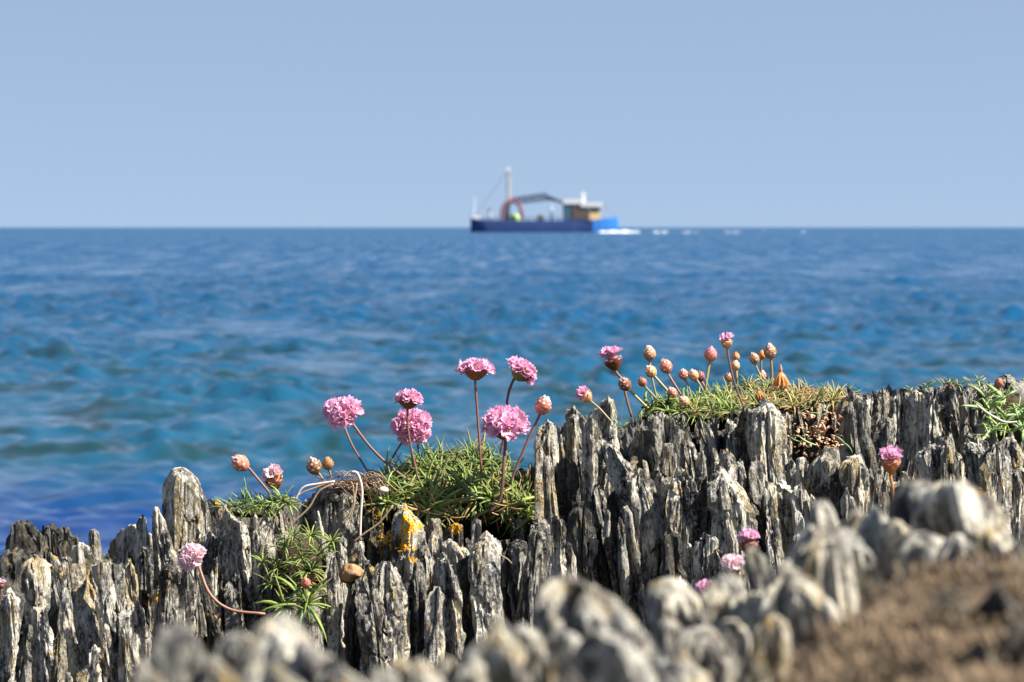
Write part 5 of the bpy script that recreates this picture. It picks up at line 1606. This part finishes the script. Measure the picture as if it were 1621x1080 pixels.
lichen(652, 885, 10, 12, 1.91, 'lichen', 'little orange lichen drop under the low broken ledge', 11, 7)
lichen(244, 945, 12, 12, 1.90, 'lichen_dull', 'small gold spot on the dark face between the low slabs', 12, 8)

st = lump('stone', None, P(556, 908, 1.915), 17 * px2, .007, 13 * px2, 'stone_orange', 21, 16, 10, .42, 1.9)
tag(st, 'small rusty orange stone wedged beside the leaning slab next to the lower tuft', 'stone')

# pale quartz pebble seen in the cushion
st = lump('pebble', None, P(607, 776, 1.975), 7 * px2, .003, 5 * px2, M['straw_white'], 22, 12, 8, .4, 2)
tag(st, 'small white pebble caught in the leaves at the cushion side', 'pebble')

# ------------------------------------------------------------------ ship
YS = 1010.0
shp = px_m(YS)
SW = simple('ship_white', (0.60, 0.59, 0.58), 0.5)
SN = simple('hull_navy', (0.030, 0.058, 0.165), 0.45)  # navy lightened, with the sea haze put into the colour
SB = simple('bow_blue', (0.03, 0.16, 0.45), 0.4)
SR = simple('crane_red', (0.15, 0.045, 0.05), 0.5)
SK = simple('boom_dark', (0.035, 0.045, 0.085), 0.5)
SM = simple('mast_buff', (0.34, 0.32, 0.28), 0.5)
ST = simple('house_teal', (0.05, 0.11, 0.14), 0.5)
SG = simple('house_brown', (0.10, 0.075, 0.06), 0.5)
SY = simple('house_cream', (0.55, 0.40, 0.19), 0.5)
SL = simple('buoy_lime', (0.45, 0.6, 0.15), 0.5)
SGL = simple('window_glass', (0.02, 0.03, 0.04), 0.1, 0.8)
so = P(855, 367, YS)
so.z = 0
ship = link('work_ship', None, loc=so)
tag(ship, 'blurred blue-hulled work ship with a tall mast and deck crane steaming along the horizon', 'ship')


def sx(px_): return (px_ - 855) * shp
def sz(py_): return (367.5 - py_) * shp


def hull_part(name, xs_, mat):
    """xs_: list of (px, deck py, half beam at deck m, half beam at waterline m)"""
    mb = MB()
    vs_, fs_ = [], []
    for (px_, dk, hb, wb) in xs_:
        x = sx(px_)
        z = sz(dk)
        vs_ += [(x, -hb, z), (x, -(hb + wb) / 2 - .1, z * .45), (x, -wb, -0.8), (x, wb, -0.8), (x, (hb + wb) / 2 + .1, z * .45), (x, hb, z)]
    for i in range(len(xs_) - 1):
        for j in range(6):
            b = i * 6
            fs_.append((b + j, b + (j + 1) % 6, b + 6 + (j + 1) % 6, b + 6 + j))
    fs_.append((5, 4, 3, 2, 1, 0))
    b = (len(xs_) - 1) * 6
    fs_.append(tuple(b + j for j in range(6)))
    mb.add(vs_, fs_)
    return mb.build(name, M.get(mat) or mat, ship)


hull_part('hull', [(745, 344, 3.0, 1.6), (750, 346, 3.8, 2.8), (770, 348, 4.2, 3.9), (850, 349, 4.3, 4.2), (905, 348.5, 4.2, 4.0), (938, 348, 4.0, 3.2)], SN)
hull_part('bow', [(938.2, 348, 4.0, 3.2), (950, 346.5, 3.5, 2.4), (962, 345, 2.6, 1.4), (972, 343.5, 1.4, .5), (979, 342.5, .25, .08)], SB)
mb = MB()
mb.box(sx(748), sx(760), -3, 3, sz(348), sz(341))
mb.build('stern_house', SW, ship)
mb = MB()
for y_ in (-4.0, 4.0):
    mb.tube([(sx(762), y_, sz(345)), (sx(935), y_, sz(345))], .12, 6)
    for k in range(15):
        x_ = sx(762 + k * 12.3)
        mb.tube([(x_, y_, sz(349.5)), (x_, y_, sz(345))], .10, 5)
mb.build('bulwark_rail', SK, ship)
mb = MB()
mb.tube([(sx(775), 0, sz(349)), (sx(775), 0, sz(326))], .5, 8)
mb.box(sx(771), sx(779), -.7, .7, sz(331), sz(326))
mb.build('vent_post', simple('post_grey', (.35, .38, .42)), ship)
mb = MB()
mb.tube([(sx(805), 0, sz(349)), (sx(805), 0, sz(300)), (sx(805), 0, sz(272))], [.55, .45, .4], 10)
mb.build('mast', SM, ship)
mb = MB()
mb.box(sx(801.5), sx(808.5), -.7, .7, sz(272), sz(265))
mb.build('mast_head', SW, ship)
mb = MB()
mb.tube(smooth_path([(sx(794), -2, sz(348)), (sx(795), -2, sz(332)), (sx(801), -1.5, sz(321)), (sx(811), -.5, sz(316))], 12), .45, 8)
mb.tube(smooth_path([(sx(811), -.5, sz(316)), (sx(820), -1, sz(322)), (sx(825), -2, sz(333)), (sx(827), -2, sz(347))], 12), .5, 8)
mb.tube(smooth_path([(sx(811), .5, sz(316)), (sx(802), 1.5, sz(330)), (sx(800), 2, sz(348))], 10), .5, 8)
mb.build('crane_arch', SR, ship)
mb = MB()
mb.tube([(sx(808), 0, sz(315)), (sx(865), 0, sz(307))], .36, 6)
mb.tube([(sx(812), 0, sz(320)), (sx(862), 0, sz(313))], .28, 6)
mb.tube([(sx(815), 0, sz(323)), (sx(868), 0, sz(316))], .18, 6)
mb.tube([(sx(862), 0, sz(308)), (sx(892), 0, sz(321))], .42, 6)
mb.tube([(sx(862), 0, sz(314)), (sx(890), 0, sz(319))], .3, 6)
for k in range(5):
    x_ = 818 + k * 11
    mb.tube([(sx(x_), 0, sz(314 - k * 1.5)), (sx(x_ + 7), 0, sz(319 - k * 1.5))], .16, 5)
mb.build('crane_boom', SK, ship)
mb = MB()
mb.tube([(sx(892), 0, sz(321)), (sx(893), 0, sz(349))], .22, 6)
mb.build('boom_rest', SK, ship)
mb = MB()
mb.tube(smooth_path([(sx(811), 0, sz(349)), (sx(813), 0, sz(344)), (sx(817), 0, sz(344)), (sx(820), 0, sz(349))], 8), 1.0, 8)
mb.build('deck_buoy', SL, ship)
mb = MB()
mb.tube([(sx(855), -2, sz(345)), (sx(855), 2, sz(345))], 1.0, 12)
mb.box(sx(851), sx(860), -1.4, 1.4, sz(349.4), sz(346))
mb.build('winch', SG, ship)
mb = MB()
mb.tube([(sx(873), 0, sz(349)), (sx(873), 0, sz(325))], .35, 8)
mb.build('deck_post', simple('post_pale', (.6, .62, .64)), ship)
mb = MB()
mb.box(sx(893), sx(920), -3.2, 3.2, sz(349.2), sz(323))
mb.build('deckhouse', ST, ship)
mb = MB()
mb.box(sx(906), sx(932), -3.4, 3.4, sz(349.1), sz(327.5))
mb.build('lower_cabin', SG, ship)
mb = MB()
mb.box(sx(932.1), sx(951), -3.3, 3.3, sz(348.8), sz(327.4), taper=.3)
wh = mb.build('wheelhouse', SY, ship)
for k in range(4):
    mb = MB()
    x_ = 933.5 + k * 4.3
    mb.box(sx(x_), sx(x_ + 3), -3.36, -3.2, sz(333.5), sz(329.5))
    mb.build('window', SGL, wh)
mb = MB()
mb.box(sx(891), sx(919), -3.5, 3.5, sz(322.8), sz(315))
mb.build('upper_deck', SW, ship)
mb = MB()
mb.box(sx(918.3), sx(953), -3.7, 3.7, sz(327.2), sz(320))
mb.build('wheelhouse_roof', SW, ship)
mb = MB()
mb.tube([(sx(923), 0, sz(320)), (sx(923), 0, sz(303))], [.5, .25], 8)
mb.box(sx(918), sx(929), -.3, .3, sz(309), sz(307.5))
mb.build('radar_mast', SW, ship)
mb = MB()
mb.tube([(sx(953), 0, sz(321)), (sx(976), 0, sz(343))], .07, 5)
mb.tube([(sx(805), 0, sz(268)), (sx(752), 0, sz(341))], .06, 5)
mb.build('rigging', SK, ship)
mb = MB()
mb.tube([(sx(751), 0, sz(341)), (sx(751), 0, sz(311))], .14, 6)
mb.build('stern_pole', SW, ship)
mb = MB()
# bow wave and distant breaking crests
FOAM = simple('sea_foam', (0.85, 0.87, 0.88), 0.8, 0.2, .08, .5)


def crest(cx, w, h, Y, seed):
    u = np.linspace(-1, 1, 60)
    v = np.linspace(-1, 1, 12)
    Uu, Vv = np.meshgrid(u, v, indexing='ij')
    x = Uu * w / 2 * px_m(Y)
    env = np.clip(1 - np.abs(Uu) ** 2.2, 0, 1) * (0.62 + 0.38 * noise(Uu * 5 + seed, Vv, 0 * Uu, seed)) * (1 - np.abs(Vv) ** 2)
    z = env * h - 0.12
    y = Vv * (h * 1.3)
    V = np.stack([x, y, z], -1).reshape(-1, 3)
    n1, n2 = Uu.shape
    i, j = np.meshgrid(np.arange(n1 - 1), np.arange(n2 - 1), indexing='ij')
    b = (i * n2 + j).ravel()
    F = np.stack([b, b + n2, b + n2 + 1, b + 1], -1)
    p = P(cx, 367, Y)
    o = link('foam_crest', make_mesh('foam_crest', V, F, FOAM, True), None, (p.x, Y, 0))
    tag(o, kind='stuff')
    return o


crest(972, 40, .75, 1004, 2)
crest(990, 26, 1.15, 1003, 12)
crest(1004, 22, .6, 1002, 13)
crest(955, 24, .55, 1001, 14)
for k_, (cx_, w_, h_) in enumerate(((1038, 14, .50), (1050, 22, .44), (1088, 20, .36), (1103, 14, .30), (1152, 12, .38), (1166, 20, .30), (1209, 12, .34), (1272, 14, .30))):
    crest(cx_, w_, h_, 1005 + 3 * (k_ % 3), 20 + k_)
